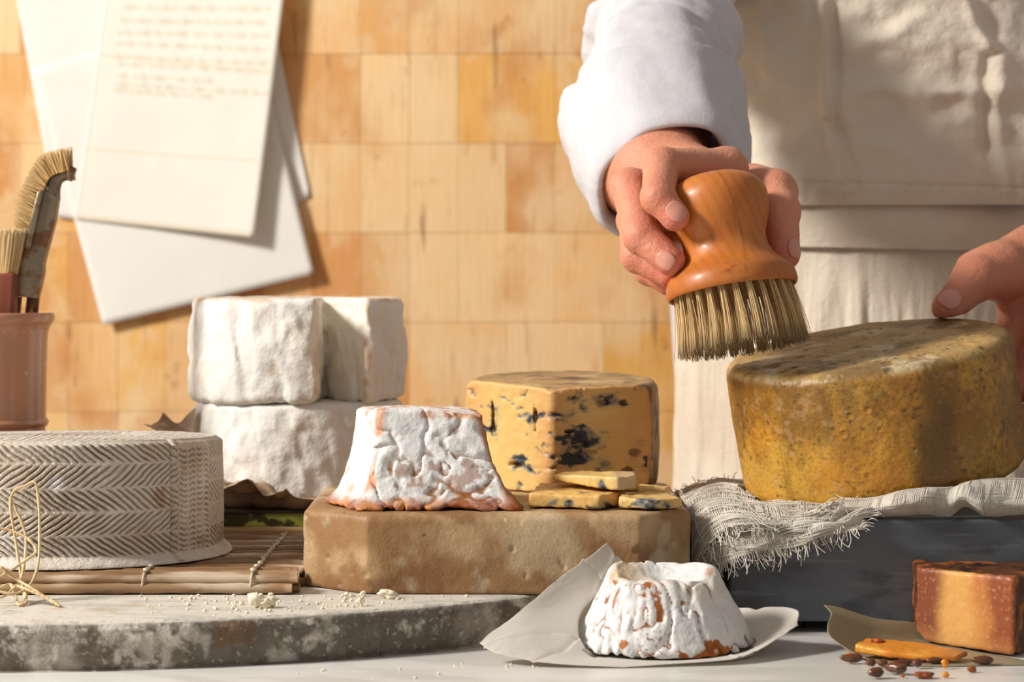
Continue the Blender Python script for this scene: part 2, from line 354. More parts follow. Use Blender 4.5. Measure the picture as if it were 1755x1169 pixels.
v, f = join(ribbon(on_letter(t*.96+.02, .31+.05*t), .0016), ribbon(on_letter(t*.98, .705+0*t), .0012), ribbon(on_letter(t*.98, .99+0*t), .002)); build('fold_line', v, f, fold, o, smooth=False)
# ================================================================ boards and supports
# bamboo mat
bam = mat('dry_bamboo', lin(160, 128, 94), rough=.6, spec=.3, layers=[(40, (.12, 1.5, 1.5), .42, .62, lin(122, 86, 54), .85), (16, (1, 4, 4), .52, .68, lin(206, 188, 164), .8), (120, (.3, 1, 1), .6, .72, lin(92, 66, 44), .6)], bumps=[(200, (.08, 1, 1), .5, .001), (30, (1, 1, 1), .2, .001)])
strg = mat('pale_string', lin(206, 194, 172), rough=.9, bumps=[(900, (1, 1, 1), .5, .0005)])
MZ = .0232
mt = thing('bamboo_mat', 'brown bamboo stick mat tied with string under the patterned cheese', 'mat', (-.28, 1.33, MZ))
rb = np.random.default_rng(9); tie = [[], []]
for LZ, ystart in ((0, 1.2445), (.0050, 1.2465)):
  ys = ystart; k = 0
  while ys < 1.44:
      r = rb.uniform(.0022, .0027); xr = (509-HX)/F*1.245+rb.uniform(-.004, .0015)-(.003 if 3 < k < 6 else 0); xl = -.42+rb.uniform(-.01, .01)
      n = 60; x = np.linspace(xl, xr, n); y = ys+.0008*np.sin(x*30+k)+rb.uniform(-.0005, .0005); rr = r+.0002*np.sin(x*300)+0*x
      node = [rb.uniform(xl, xr) for _ in range(2)]
      for nd in node: rr = rr+.0004*np.exp(-((x-nd)/.002)**2)
      z = MZ+rr.max()+0*x+(.0003 if k % 3 == 1 else 0)+LZ
      v, f = tube(np.column_stack([x, y, z]), rr, 12); build('bamboo_stick', v, f, bam, mt)
      if LZ: tie[0].append((P(428, 0, 1.24).x, ys, float(z[0]), r)); tie[1].append((P(242, 0, 1.24).x, ys, float(z[0]), r))
      ys += r*2+.0004; k += 1
for tl in tie:
    pr = []
    for (x, y, z, r) in tl:
        a = np.linspace(0, 2*PI, 15); pr.append(tube(np.column_stack([x+.0006*np.sin(a), y+(r+.0007)*np.cos(a), z-.0025+(r+.0032)*np.sin(a)]), .0006, 5))
    pr.append(tube([(x+.0012*math.sin(i*2), y, z+r+.0007) for i, (x, y, z, r) in enumerate(tl)], .0009, 5))
    v, f = join(*pr); build('string_tie', v, f, strg, mt)
# wooden board + green enamel tray behind
def noisy_col(V, c, c2, fr, lo, hi, s=1): return mixc(np.tile(c, (len(V), 1)), c2, ss(lo, hi, fbm(V, fr, 4, s)))
wd = mat('pale_wood', lin(205, 176, 130), rough=.6, layers=[(30, (.08, 1, 1.6), .4, .65, lin(176, 140, 92), .8), (80, (.1, 1, 2), .6, .75, lin(150, 108, 66), .5)], bumps=[(150, (.06, 1, 1), .3, .001)])
V, Fc = prism(roundpoly([(-.30, 1.441), (-.078, 1.441), (-.078, 1.60), (-.30, 1.60)], .006), MZ, .0366, .0015)
o = build('wooden_board', V, Fc, wd, smooth=False); tag(o, 'pale plain wooden board at the bottom of the pile beneath the white cheese stack', 'board')
gm = mat('mottled_green_enamel', lin(150, 158, 70), rough=.3, spec=.5, layers=[(75, (1, 1, 1.2), .50, .56, lin(44, 40, 20), .95), (45, (1, 1, 1), .54, .66, lin(96, 116, 42), .8)], bumps=[(120, (1, 1, 1), .3, .001)])
V, Fc = prism(roundpoly([(-.295, 1.449), (-.080, 1.449), (-.080, 1.598), (-.295, 1.598)], .006), .0366, .0452, .001)
tr = thing('serving_tray', 'thin tray with mottled green and black edge under the dry brown leaf', 'tray', (-.19, 1.52, .0366))
build('tray_body', V, Fc, gm, tr, smooth=False)
V, Fc = prism(roundpoly([(-.296, 1.4478), (-.079, 1.4478), (-.079, 1.599), (-.296, 1.599)], .006), .0445, .0462, .0004); build('tray_rim', V, Fc, mat('dark_enamel', lin(46, 38, 26), rough=.4), tr, smooth=False)
# octagonal stone block
def block():
    poly = [(-.0742, 1.2446), (.0653, 1.2446), (.0925, 1.272), (.0925, 1.43), (.065, 1.458), (-.056, 1.458), (-.109, 1.405), (-.109, 1.279)]
    P0 = np.array(poly)
    def f(p):
        d = np.full(len(p), -9.)
        for i in range(len(P0)):
            a, b = P0[i], P0[(i+1) % len(P0)]; e = b-a; n = np.array([e[1], -e[0]])/np.linalg.norm(e); d = smax(d, (p[:, :2]-a)@n, .0012)
        d = smax(d, p[:, 2]-.0642, .0050); return smax(d, MZ-p[:, 2], .002)
    V, Q = iso(f, (-.112, 1.241, .0215), (.0955, 1.461, .0665), .00125, lambda p: .00035*fbm(p, 90, 3, 3)-.0011*ss(.52, .70, fbm(p, 150, 2, 7)), .004)
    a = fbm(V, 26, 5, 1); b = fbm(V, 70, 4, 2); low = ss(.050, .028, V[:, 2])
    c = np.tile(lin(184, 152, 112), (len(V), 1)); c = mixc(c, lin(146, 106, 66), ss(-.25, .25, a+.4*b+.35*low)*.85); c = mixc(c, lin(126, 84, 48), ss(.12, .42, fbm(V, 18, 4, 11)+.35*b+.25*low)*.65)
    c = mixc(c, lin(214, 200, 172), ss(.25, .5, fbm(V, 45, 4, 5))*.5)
    m = mat('stained_stone', attr=True, rough=.5, spec=.4, layers=[(500, (1, 1, 1), .62, .72, lin(110, 74, 44), .35), (110, (1, 1, 1), .70, .76, lin(70, 44, 26), .8), (34, (3, 1, .8), .71, .73, lin(228, 214, 184), .7), (40, (3.2, 1, .6), .72, .74, lin(96, 62, 38), .8), (26, (1, 1, 1), .50, .66, lin(206, 186, 152), .5)],
            bumps=[(180, (1, 1, 1), .35, .0015), (40, (1.5, 1, 1), .3, .002), (600, (1, 1, 1), .4, .0006)])
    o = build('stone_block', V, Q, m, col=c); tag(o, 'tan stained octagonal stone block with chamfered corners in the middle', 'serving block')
block()
# slate slab on the right with recessed feet
sl = thing('slate_slab', 'thick dark grey slate slab under the large yellow cheese wheel', 'serving board', (.30, 1.40, 0))
slm = mat('dark_slate', lin(84, 88, 94), rough=.50, spec=.4, layers=[(12, (1, 1, 3), .45, .65, lin(108, 113, 120), .8), (70, (.25, 1, 3), .56, .70, lin(132, 136, 142), .45), (28, (1, 1, 2.5), .55, .7, lin(54, 57, 62), .6)], bumps=[(60, (.15, 1, 1), .3, .0015), (400, (1, 1, 1), .2, .0004)])
V, Fc = prism(roundpoly([(.1132, 1.27), (.52, 1.27), (.52, 1.524), (.1206, 1.524)], .002), .0058, .0588, .0018); build('slate_top', V, Fc, slm, sl, smooth=False)
for x0, x1 in ((.125, .155), (.47, .505)):
    for y0 in (1.29, 1.48):
        V, Fc = prism(roundpoly([(x0, y0), (x1, y0), (x1, y0+.025), (x0, y0+.025)], .004), 0, .0058); build('foot', V, Fc, MATS['dark_enamel'], sl, smooth=False)
# ================================================================ cheeses
WHITE = lin(240, 236, 228)
def herringbone():
    C = np.array([-.2437, 1.345]); R = .0845; Z0 = MZ+.0112; H = .0630; na = 1700; nz = 230
    root_lo = Z0
    a = np.linspace(0, 2*PI, na, endpoint=False); s = np.linspace(0, 1, nz)
    A, S = np.meshgrid(a, s, indexing='ij')
    # angle measured from the camera-facing point, going right
    phi = (A+PI) % (2*PI)-PI; z = S*H; arc = phi*R
    prof = R+.0035*np.sin(PI*S)*0+.0010*np.sin(PI*S)+.0055*ss(.10, .0, S)-.0035*ss(.94, 1.0, S)**2
    bh = .0118; y = z-.0045; b = np.floor(y/bh); yl = y/bh-b
    pts = np.column_stack([A.ravel()*0+arc.ravel(), z.ravel(), np.zeros(A.size)])
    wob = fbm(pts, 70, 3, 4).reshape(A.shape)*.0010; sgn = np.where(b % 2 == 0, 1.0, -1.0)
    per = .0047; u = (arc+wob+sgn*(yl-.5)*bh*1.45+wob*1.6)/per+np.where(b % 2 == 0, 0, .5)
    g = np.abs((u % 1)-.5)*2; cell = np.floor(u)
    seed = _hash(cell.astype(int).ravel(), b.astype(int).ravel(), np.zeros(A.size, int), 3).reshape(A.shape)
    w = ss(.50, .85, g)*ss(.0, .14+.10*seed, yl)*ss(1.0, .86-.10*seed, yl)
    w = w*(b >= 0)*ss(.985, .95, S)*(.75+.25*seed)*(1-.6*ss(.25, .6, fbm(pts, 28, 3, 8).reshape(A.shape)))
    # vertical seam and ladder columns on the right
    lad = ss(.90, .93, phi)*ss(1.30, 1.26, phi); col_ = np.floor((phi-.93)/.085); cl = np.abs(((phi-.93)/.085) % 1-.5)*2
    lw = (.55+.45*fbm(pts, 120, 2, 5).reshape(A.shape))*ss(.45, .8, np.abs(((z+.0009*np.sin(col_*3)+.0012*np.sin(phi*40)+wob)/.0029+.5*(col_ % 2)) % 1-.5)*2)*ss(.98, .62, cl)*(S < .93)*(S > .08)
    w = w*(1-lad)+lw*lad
    depth = -.0026*w+(-.0016*np.exp(-((phi-.865)/.010)**2)+.0013*np.exp(-((phi-.895)/.022)**2))*(S > .02)
    q = np.column_stack([(R*np.sin(phi)).ravel(), (R*np.cos(phi)).ravel(), z.ravel()])
    depth = depth+(fbm(q, 18, 3, 1)*.0012+fbm(q, 300, 3, 2)*.00025).reshape(A.shape)+.0008*fbm(q, 90, 2, 6).reshape(A.shape)*ss(.1, 0, S)
    Rr = prof+depth; V = np.stack([C[0]+Rr*np.sin(phi), C[1]-Rr*np.cos(phi), Z0+z], 2).reshape(-1, 3)
    F1 = grid_faces(na, nz, True, False)
    # top: rings inward with relief
    nr = 90; rr = np.linspace(1, 0, nr+1)[1:]
    RT, PT = np.meshgrid(rr, phi[:, 0], indexing='xy'); edge = Rr[:, -1][:, None]; rad = edge*RT
    zt = Z0+H+.0016*(1-RT)**.5*1.2-.0004; x = rad*np.sin(PT); yv = rad*np.cos(PT); pt = np.column_stack([x.ravel(), yv.ravel(), 0*x.ravel()])
    gr = np.abs(((x+.4*yv)/.0045+.4*np.sin(yv*160)) % 1-.5)*2
    zt = zt+(fbm(pt, 60, 4, 5)*.0011).reshape(x.shape)*ss(1, .9, RT)-.0008*ss(.6, .9, gr)*ss(1, .93, RT)
    zt = zt-.030*(-yv)*0+(-.035)*np.clip(-yv, 0, 1)*ss(1.0, .6, RT)*0
    VT = np.stack([C[0]+x, C[1]-yv, zt], 2).reshape(-1, 3)
    off = len(V); ft = grid_faces(na, nr, True, False)+off
    i = np.arange(na); i2 = (i+1) % na; br = np.stack([i*nz+nz-1, i2*nz+nz-1, off+i2*nr, off+i*nr], 1)
    V = np.vstack([V, VT]); V[:, 2] -= .028*(V[:, 1]-C[1])*ss(Z0+.02, Z0+H, V[:, 2])
    Fc = np.vstack([F1, ft, br])
    a_ = fbm(V, 24, 4, 3); c = np.tile(lin(206, 196, 182), (len(V), 1)); c = mixc(c, lin(178, 158, 136), ss(0, .5, a_)*.7)
    c = mixc(c, lin(236, 232, 224), ss(.1, .5, fbm(V, 35, 3, 14))*.6); c = mixc(c, lin(160, 128, 98), ss(.36, .6, fbm(V, 50, 4, 22))*.6)
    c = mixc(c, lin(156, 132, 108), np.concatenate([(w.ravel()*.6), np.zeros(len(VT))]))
    for (px, py) in ((97, 832), (207, 803)):
        t = P(px, py, 1.262); dd = np.linalg.norm(V-np.array(t), axis=1); c = mixc(c, lin(236, 238, 242), ss(.0065, .001, dd)*.8)
    m = mat('moulded_rind', attr=True, rough=.85, spec=.2, layers=[(500, (1, 1, 1), .55, .7, lin(238, 234, 226), .35), (150, (1, 1, 1), .62, .72, lin(150, 120, 92), .25)], bumps=[(420, (1, 1, 1), .6, .0012), (1100, (1, 1, 1), .5, .0006)])
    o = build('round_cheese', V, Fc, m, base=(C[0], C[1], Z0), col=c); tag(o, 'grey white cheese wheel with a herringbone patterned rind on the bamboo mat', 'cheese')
herringbone()
def bloom_col(V, n, s=0, rust=.0, base=(226, 223, 217)):
    c = np.tile(lin(*base), (len(V), 1)); c = mixc(c, lin(230, 222, 206), ss(.1, .55, fbm(V, 45, 4, 4+s))*.6)
    c = mixc(c, lin(214, 182, 136), ss(.34, .52, fbm(V*np.array([1, 1, .8]), 110, 4, 9+s))*ss(-.1, .3, fbm(V, 25, 2, 3+s))*.6); return c
bloom = mat('white_bloomy_rind', attr=True, rough=.75, spec=.25, sss=.0, layers=[(260, (1, 1, 1), .60, .75, lin(250, 248, 244), .4)], bumps=[(130, (1, 1, .7), .3, .0015), (420, (1, 1, 1), .4, .0012), (1200, (1, 1, 1), .3, .0005)])
def drum(C, R, z0, z1, notch=None, seed=0, lump=.0016, h=.00125):
    C = np.array(C, float)
    def f(p):
        q = p[:, :2]-C; r = np.linalg.norm(q, axis=1); t = (p[:, 2]-z0)/(z1-z0)
        d = smax(r-(R+.0015*np.sin(PI*np.clip(t, 0, 1))-.0012*np.clip(t, 0, 1)), np.abs(p[:, 2]-(z0+z1)/2)-(z1-z0)/2, .0055)
        if notch: d = smax(d, -notch(p), .0035)
        return d
    def disp(p):
        q = p-np.array([C[0], C[1], 0]); a = fbm(q*np.array([1, 1, .7]), 80, 4, seed); b = fbm(q*np.array([1, 1, .6])+.15*q[:, [2, 0, 1]], 48, 3, seed+5)
        side = ss(z1-.002, z1-.007, p[:, 2])*.75+.25
        return (lump*.9*a+lump*1.25*(ss(0, .45, np.abs(b))*1.2-.6)+.0003*fbm(q, 240, 3, seed+2))*side
    return iso(f, (C[0]-R-.006, C[1]-R-.006, z0-.004), (C[0]+R+.006, C[1]+R+.006, z1+.005), h, disp, .007)
SC = np.array([P(511, 0, 1.53).x, 1.53])
V, Q = drum(SC+np.array([.0008, 0]), .0655, .0490, .1083, None, 3, .0013)
c = bloom_col(V, None, 2); z = V[:, 2]; c = mixc(c, lin(176, 130, 92), ss(.0525, .0495, z)*.5)
o = build('round_cheese', V, Q, bloom, col=c); tag(o, 'whole white bloomy cheese wheel, lower of the two stacked on the leaf', 'cheese', 'stacked white cheeses')
ax_, ay_ = P(541, 0, 1.463).x, 1.525
rimR = SC+.066*np.array([math.sin(.76), -math.cos(.76)]); e = rimR-np.array([ax_, ay_]); nrm = np.array([-e[1], e[0]]); nrm /= np.linalg.norm(nrm)  # wedge lies on the camera side
def notch(p):
    q = p[:, :2]-np.array([ax_, ay_]); d1 = -(q[:, 0]-.0*q[:, 1]); d2 = q@nrm*1.0
    return smax(d1, d2, .003)
V, Q = drum(SC, .0665, .1080, .1716, notch, 11, .0015)
c = bloom_col(V, None, 7); dN = np.abs(notch(V)); edge = ss(.004, .0006, np.abs(V[:, 2]-.1716))*ss(.2, .5, fbm(V, 90, 3, 2)+.35); c = mixc(c, lin(206, 150, 92), edge*.55)
nt = (dN < .004)
c[nt] = mixc(c[nt], lin(244, 234, 214), np.full(nt.sum(), .6)); r_ = np.linalg.norm(V[:, :2]-SC, axis=1)
c = mixc(c, lin(212, 158, 100), ss(.003, .0, np.abs(dN))*ss(.060, .065, r_)*ss(-.1, .3, fbm(V, 120, 3, 5))*.6)
o = build('round_cheese', V, Q, bloom, col=c); tag(o, 'white bloomy cheese wheel with a wedge cut out, upper of the stacked pair', 'cheese', 'stacked white cheeses')
# ---- truncated pyramid wedge on the block
rustrind = mat('rusty_white_rind', attr=True, rough=.55, spec=.35, bumps=[(160, (1, 1, 1), .4, .002), (500, (1, 1, 1), .4, .001)])
def creases(p, fr, s):
    a = fbm(p+.012*np.stack([fbm(p, 40, 2, s+30), fbm(p, 40, 2, s+31), fbm(p, 40, 2, s+32)], 1), fr, 3, s); return np.abs(a)
def pyramid():
    zb, zt = .0648, .1150
    fl_b, fr_b = P(622, 0, 1.262), P(884, 0, 1.262); yb = 1.262; ytp = 1.279
    fl_t, fr_t = P(650, 0, 1.279), P(822, 0, 1.279); LB = P(566, 0, 1.297); LT = P(607, 0, 1.30)
    def pl(a, b, c_):
        a, b, c_ = map(lambda v: np.array(v, float), (a, b, c_)); n = np.cross(b-a, c_-a); n /= np.linalg.norm(n); return n, n@a
    Z = lambda v, z: (v.x, v.y, z)
    pls = []
    pls.append(pl(Z(fl_b, zb), Z(fr_b, zb), Z(fr_t, zt)))                  # front
    pls.append(pl(Z(LB, zb), Z(fl_b, zb), Z(fl_t, zt)))                   # left front
    pls.append(pl((fr_b.x, fr_b.y, zb), (fr_b.x-.006, 1.352, zb), (fr_t.x-.003, 1.335, zt)))  # right
    pls.append(pl((fr_b.x, 1.352, zb), (LB.x, 1.345, zb), (LT.x, 1.33, zt)))       # back
    pls.append(pl((LB.x+.004, 1.345, zb), (LB.x, LB.y, zb), (LT.x, LT.y, zt)))
    cen = np.array([(fl_b.x+fr_b.x)/2, 1.30, .085]); pls = [(n if n@cen-d < 0 else -n, d if n@cen-d < 0 else -d) for n, d in pls]
    fn, fd = pls[0]; ln_, ld = pls[1]
    def f(p):
        d = np.full(len(p), -9.)
        flare = -.004*ss(.073, .065, p[:, 2])+.003*np.sin(PI*np.clip((p[:, 2]-zb)/(zt-zb), 0, 1))
        for n, d0 in pls: d = smax(d, p@n-d0+flare, .0035)
        top = zt-.0035*ss(-.045, -.005, p[:, 0]); d = smax(d, p[:, 2]-top, .003); return smax(d, zb-p[:, 2], .003)
    def disp(p):
        fm = ss(-.009, -.005, p@fn-fd); k = creases(p, 68, 5); return fm*(.0015*ss(0, .22, k)-.0007+.0008*fbm(p, 60, 2, 52))+.0010*fbm(p, 90, 4, 2)*(1-.6*fm)+.0003*fbm(p, 260, 2, 3)
    V, Q = iso(f, (-.102, 1.252, .062), (.010, 1.358, .1185), .0009, disp, .006)
    fm = ss(-.008, -.005, V@fn-fd); k = creases(V, 68, 5); lm = V@ln_-ld
    c = np.tile(lin(224, 223, 221), (len(V), 1)); c = mixc(c, lin(200, 200, 196), ss(0, .4, fbm(V, 30, 3, 6))*.45*fm)
    mid = ss(.076, .086, V[:, 2]+.01*fbm(V, 40, 2, 3)) ; lowm = 1-ss(.078, .102, V[:, 2]+.014*fbm(V, 35, 2, 8))
    c = mixc(c, lin(140, 90, 36), fm*ss(.095, .015, k)*np.clip(.30+.95*lowm+.5*fbm(V, 50, 2, 19), 0, .95)); c = mixc(c, lin(140, 78, 26), fm*ss(.42, .56, fbm(V, 110, 4, 18)+.30*lowm)*.6)
    edge = ss(.0050, .0008, np.abs(smax(V@fn-fd, lm, 0)-smin(V@fn-fd, lm, 0))); c = mixc(c, lin(196, 120, 52), edge*.8*ss(-.3, .2, fbm(V, 90, 3, 1)))
    rg = V@pls[2][0]-pls[2][1]; c = mixc(c, lin(172, 100, 46), ss(-.0065, -.001, rg+.002*fbm(V, 90, 3, 3))*.9)
    bot = ss(.0735, .0665, V[:, 2]+.004*fbm(V, 60, 3, 7)); c = mixc(c, lin(148, 74, 26), bot*.9); c = mixc(c, lin(206, 138, 70), bot*ss(.1, .4, fbm(V, 110, 3, 4))*.8)
    te = ss(.1095, .1118, V[:, 2])*ss(.0, .3, fbm(V, 140, 3, 41)); c = mixc(c, lin(196, 126, 60), te*.7)
    c = mixc(c, lin(206, 134, 76), (1-fm)*ss(.30, .5, fbm(V, 120, 4, 44))*.6)
    o = build('cheese_wedge', V, Q, rustrind, col=c); tag(o, 'white wrinkled pyramid cheese with orange lower edges standing on the stone block', 'cheese')
pyramid()
# ---- blue cheese
bluem = mat('blue_cheese_paste', attr=True, rough=.45, spec=.4, sss=.12, sssr=(.004, .003, .0015), bumps=[(160, (1, 1, 1.4), .35, .0012), (600, (1, 1, 1), .3, .0005)])
def vein(V, s=0, st=(1, 1, 2.0)):
    q = V*np.array(st); w_ = .010*np.stack([fbm(q, 60, 3, s+1), fbm(q, 60, 3, s+2), fbm(q, 60, 3, s+3)], 1); return fbm(q+w_, 85, 4, s)
YEL = lin(224, 186, 114)
def blue_cut(V, blobs, s):
    c = np.tile(YEL, (len(V), 1)); c = mixc(c, lin(240, 212, 136), ss(0, .5, fbm(V, 40, 3, s+2))*.5); c = mixc(c, lin(222, 172, 92), ss(.1, .5, fbm(V, 28, 3, s+9))*.5)
    m_ = np.zeros(len(V))
    for (b, rx_, rz_, amt) in blobs:
        d = (V-np.array(b))/np.array([rx_, .02, rz_]); m_ = np.maximum(m_, amt*np.exp(-(d**2).sum(1)))
    v = vein(V, s); halo = ss(.15, .9, m_+.30*v); c = mixc(c, lin(164, 160, 112), halo*.7)
    k1 = ss(.20, .32, m_*.44+.66*v); k2 = ss(.33, .44, m_*.44+.72*v+.16*fbm(V, 330, 2, s)); c = mixc(c, lin(98, 114, 122), k1*.85); c = mixc(c, lin(34, 40, 46), k2*.95)
    return c, k2
def bluecheese():
    C = np.array([P(963, 0, 1.41).x, 1.405]); R = .0545; z0, z1 = .0645, .1255
    A = P(945, 0, 1.352); n1 = np.array([-.72, -.69, 0]); n2 = np.array([.40, -.915, 0]); a2 = np.array(A)
    g = []
    for px, py, rx_, rz_ in ((845, 716, .0012, .011), (918, 716, .0011, .008)): g.append((P(px, py, 1.386 if px < 900 else 1.361), rx_, rz_))
    holes = [(P(1035, 690, 1.364), .004, .0018), (P(1068, 690, 1.369), .0025, .002), (P(1000, 762, 1.358), .006, .0016), (P(1016, 776, 1.360), .004, .0015), (P(1088, 775, 1.373), .0040, .0020), (P(1075, 806, 1.371), .003, .0013), (P(880, 797, 1.373), .006, .0018), (P(975, 740, 1.356), .004, .001)]
    def f(p):
        q = p[:, :2]-C; r = np.linalg.norm(q, axis=1); t = (p[:, 2]-z0)/(z1-z0); side = r-(R+.0012*np.sin(PI*np.clip(t, 0, 1)))
        d = smax(side, smax(p[:, 2]-z1+.060*(1.40-p[:, 1])*1.0, z0-p[:, 2], .002), .006)
        d = smax(d, smax(plane(p-a2, n1, 0), plane(p-a2, n2, 0), .003), .0014)
        for c_, rx_, rz_ in g+holes:
            e = (p-np.array(c_))/np.array([rx_, .0045, rz_]); d = smax(d, -(np.linalg.norm(e, axis=1)-1)*min(rx_, rz_)-.0006*fbm(p, 400, 2, 2), .0004)
        return d
    def disp(p):
        cut = np.maximum(plane(p-a2, n1, 0), plane(p-a2, n2, 0)); cm = ss(-.0045, -.0015, cut); v = vein(p, 3)
        crack = ss(.012, .0, np.abs(p[:, 2]-.0775-.0015*fbm(p, 90, 2, 7)-.001)*8)*ss(-.2, .3, fbm(p, 80, 2, 3))
        return cm*(.0004*fbm(p, 200, 3, 4)-.0010*ss(.32, .5, v)-.0008*crack)+(1-cm)*(.0007*fbm(p, 110, 4, 8))
    V, Q = iso(f, (C[0]-R-.004, 1.345, z0-.003), (C[0]+R+.004, C[1]+R+.004, z1+.004), .0009, disp, .006)
    blobs = [(P(998, 762, 1.358), .017, .011, .88), (P(975, 720, 1.356), .012, .006, .45), (P(1030, 790, 1.365), .012, .006, .65), (P(885, 798, 1.373), .008, .006, .75), (P(847, 728, 1.386), .005, .012, .75), (P(918, 725, 1.361), .005, .009, .6), (P(1045, 690, 1.366), .013, .005, .8), (P(1090, 780, 1.373), .007, .009, 1.05), (P(1075, 805, 1.385), .005, .003, .8), (P(1040, 722, 1.37), .005, .003, .5), (P(985, 790, 1.36), .008, .006, .4), (P(880, 745, 1.373), .003, .005, .4)]
    c, k2 = blue_cut(V, blobs, 3)
    cut = np.maximum(plane(V-a2, n1, 0), plane(V-a2, n2, 0)); r = np.linalg.norm(V[:, :2]-C, axis=1); t = (z1-V[:, 2])
    rn = np.tile(lin(176, 146, 104), (len(V), 1)); rn = mixc(rn, lin(120, 100, 78), ss(-.1, .4, fbm(V*np.array([.6, 1.6, 1]), 70, 4, 5))); rn = mixc(rn, lin(206, 180, 138), ss(.15, .45, fbm(V, 60, 4, 15))*.7); rn = mixc(rn, lin(70, 66, 62), ss(.35, .6, fbm(V*np.array([.5, 1.5, 1]), 90, 4, 25))*.8)
    c = mixc(c, lin(212, 158, 98), ss(.012, .002, R-r)*.7*(1-k2)); c = mixc(c, lin(214, 166, 104), ss(.010, .002, z1-.060*(1.40-V[:, 1])-V[:, 2])*.5*(1-k2)); rindmix = 1-ss(-.0030, -.0018, cut); c = c*(1-rindmix[:, None])+rn*rindmix[:, None]
    o = build('cheese_wedge', V, Q, bluem, col=c); tag(o, 'yellow blue-veined cheese half with a brown crust top standing at the back of the block', 'cheese')
bluecheese()
def slab_piece(name, corners, z0, z1f, seed, colf, m, label, cat, group=None, h=.0007, rough=.0006, tilt=None, k=.0012):
    """irregular flat piece: top polygon corners in plan, z0 bottom, z1f(p) top height"""
    P0 = np.array(corners, float); cc = P0.mean(0)
    def f(p):
        d = np.full(len(p), -9.)
        for i in range(len(P0)):
            a, b = P0[i], P0[(i+1) % len(P0)]; e = b-a; n = np.array([e[1], -e[0]])/np.linalg.norm(e)
            if (cc-a)@n > 0: n = -n
            d = smax(d, (p[:, :2]-a)@n, k)
        zb = z0(p) if callable(z0) else z0
        return smax(smax(d, p[:, 2]-z1f(p), k), zb-p[:, 2], k)
    gx = np.array([[P0[:, 0].min(), P0[:, 1].min()], [P0[:, 0].max(), P0[:, 1].max()]]); cs = np.array([[x, y, 0] for x in gx[:, 0] for y in gx[:, 1]])
    zt = max(z1f(cs).max(), z1f(np.column_stack([P0, 0*P0[:, 0]])).max()); zb = (z0(cs).min() if callable(z0) else z0)
    V, Q = iso(f, (gx[0, 0]-.003, gx[0, 1]-.003, zb-.003), (gx[1, 0]+.003, gx[1, 1]+.003, zt+.003), h, lambda p: rough*fbm(p, 200, 3, seed)+rough*fbm(p, 70, 2, seed+1), .004)
    o = build(name, V, Q, m, col=colf(V)); tag(o, label, cat, group); return o
G_ = 'broken slices of blue cheese on the block'
def X(px, Y): return (px-HX)/F*Y
def bc(blobs, s):
    def g(V):
        c, _ = blue_cut(V, blobs, s); return c*np.array([.97, .86, .78]) if s == 7 else c
    return g
zt = .0652
slab_piece('cheese_slice', [(X(906, 1.272), 1.272), (X(1028, 1.262), 1.262), (X(1075, 1.285), 1.285), (X(1030, 1.31), 1.31), (X(925, 1.31), 1.31)], zt, lambda p: .0722-.09*(p[:, 0]-.03)*0+.05*(p[:, 1]-1.27), 3, bc([(P(950, 862, 1.268), .013, .003, .7), (P(1030, 866, 1.264), .007, .004, .9), (P(1000, 868, 1.264), .01, .002, .5)], 7), bluem, 'orange yellow blue cheese slice lying flat, leftmost of the broken slices', 'cheese', G_)
slab_piece('cheese_slice', [(X(1060, 1.268), 1.268), (X(1115, 1.258), 1.258), (X(1168, 1.272), 1.272), (X(1145, 1.29), 1.29), (X(1085, 1.292), 1.292)], zt, lambda p: .0712-.06*(p[:, 0]-.06)+.05*(p[:, 1]-1.27), 5, bc([(P(1115, 875, 1.265), .007, .003, .6), (P(1130, 858, 1.28), .005, .003, .7)], 17), bluem, 'yellow blue cheese slice nearest the right corner of the block', 'cheese', G_)
slab_piece('cheese_slice', [(X(1092, 1.296), 1.296), (X(1140, 1.298), 1.298), (X(1148, 1.32), 1.32), (X(1095, 1.32), 1.32)], zt, lambda p: .0730-.07*(p[:, 0]-.07), 6, bc([(P(1130, 858, 1.30), .006, .003, .7)], 27), bluem, 'small yellow blue cheese flake behind the right slice on the block', 'cheese', G_)
def z0p(p): return .0732+.02*(1.29-p[:, 1])*0+.0004
slab_piece('cheese_slice', [(X(938, 1.285), 1.290), (X(1012, 1.273), 1.278), (X(1052, 1.272), 1.268), (X(1090, 1.28), 1.279), (X(1088, 1.30), 1.306), (X(960, 1.31), 1.306)], lambda p: .0738+.11*np.clip(.052-p[:, 0], 0, .03), lambda p: .0810+.10*np.clip(.045-p[:, 0], 0, .02)*0-.0*p[:, 0]-.045*np.clip(.04-p[:, 0], 0, .05), 8,
           lambda V: (lambda c: mixc(c, lin(196, 172, 138), ss(.051, .056, V[:, 0])*.8))(bc([(P(1032, 842, 1.275), .003, .008, 1.0)], 37)(V)), bluem, 'blue cheese slice with a dark vein and rind, lying on top of the others', 'cheese', G_)
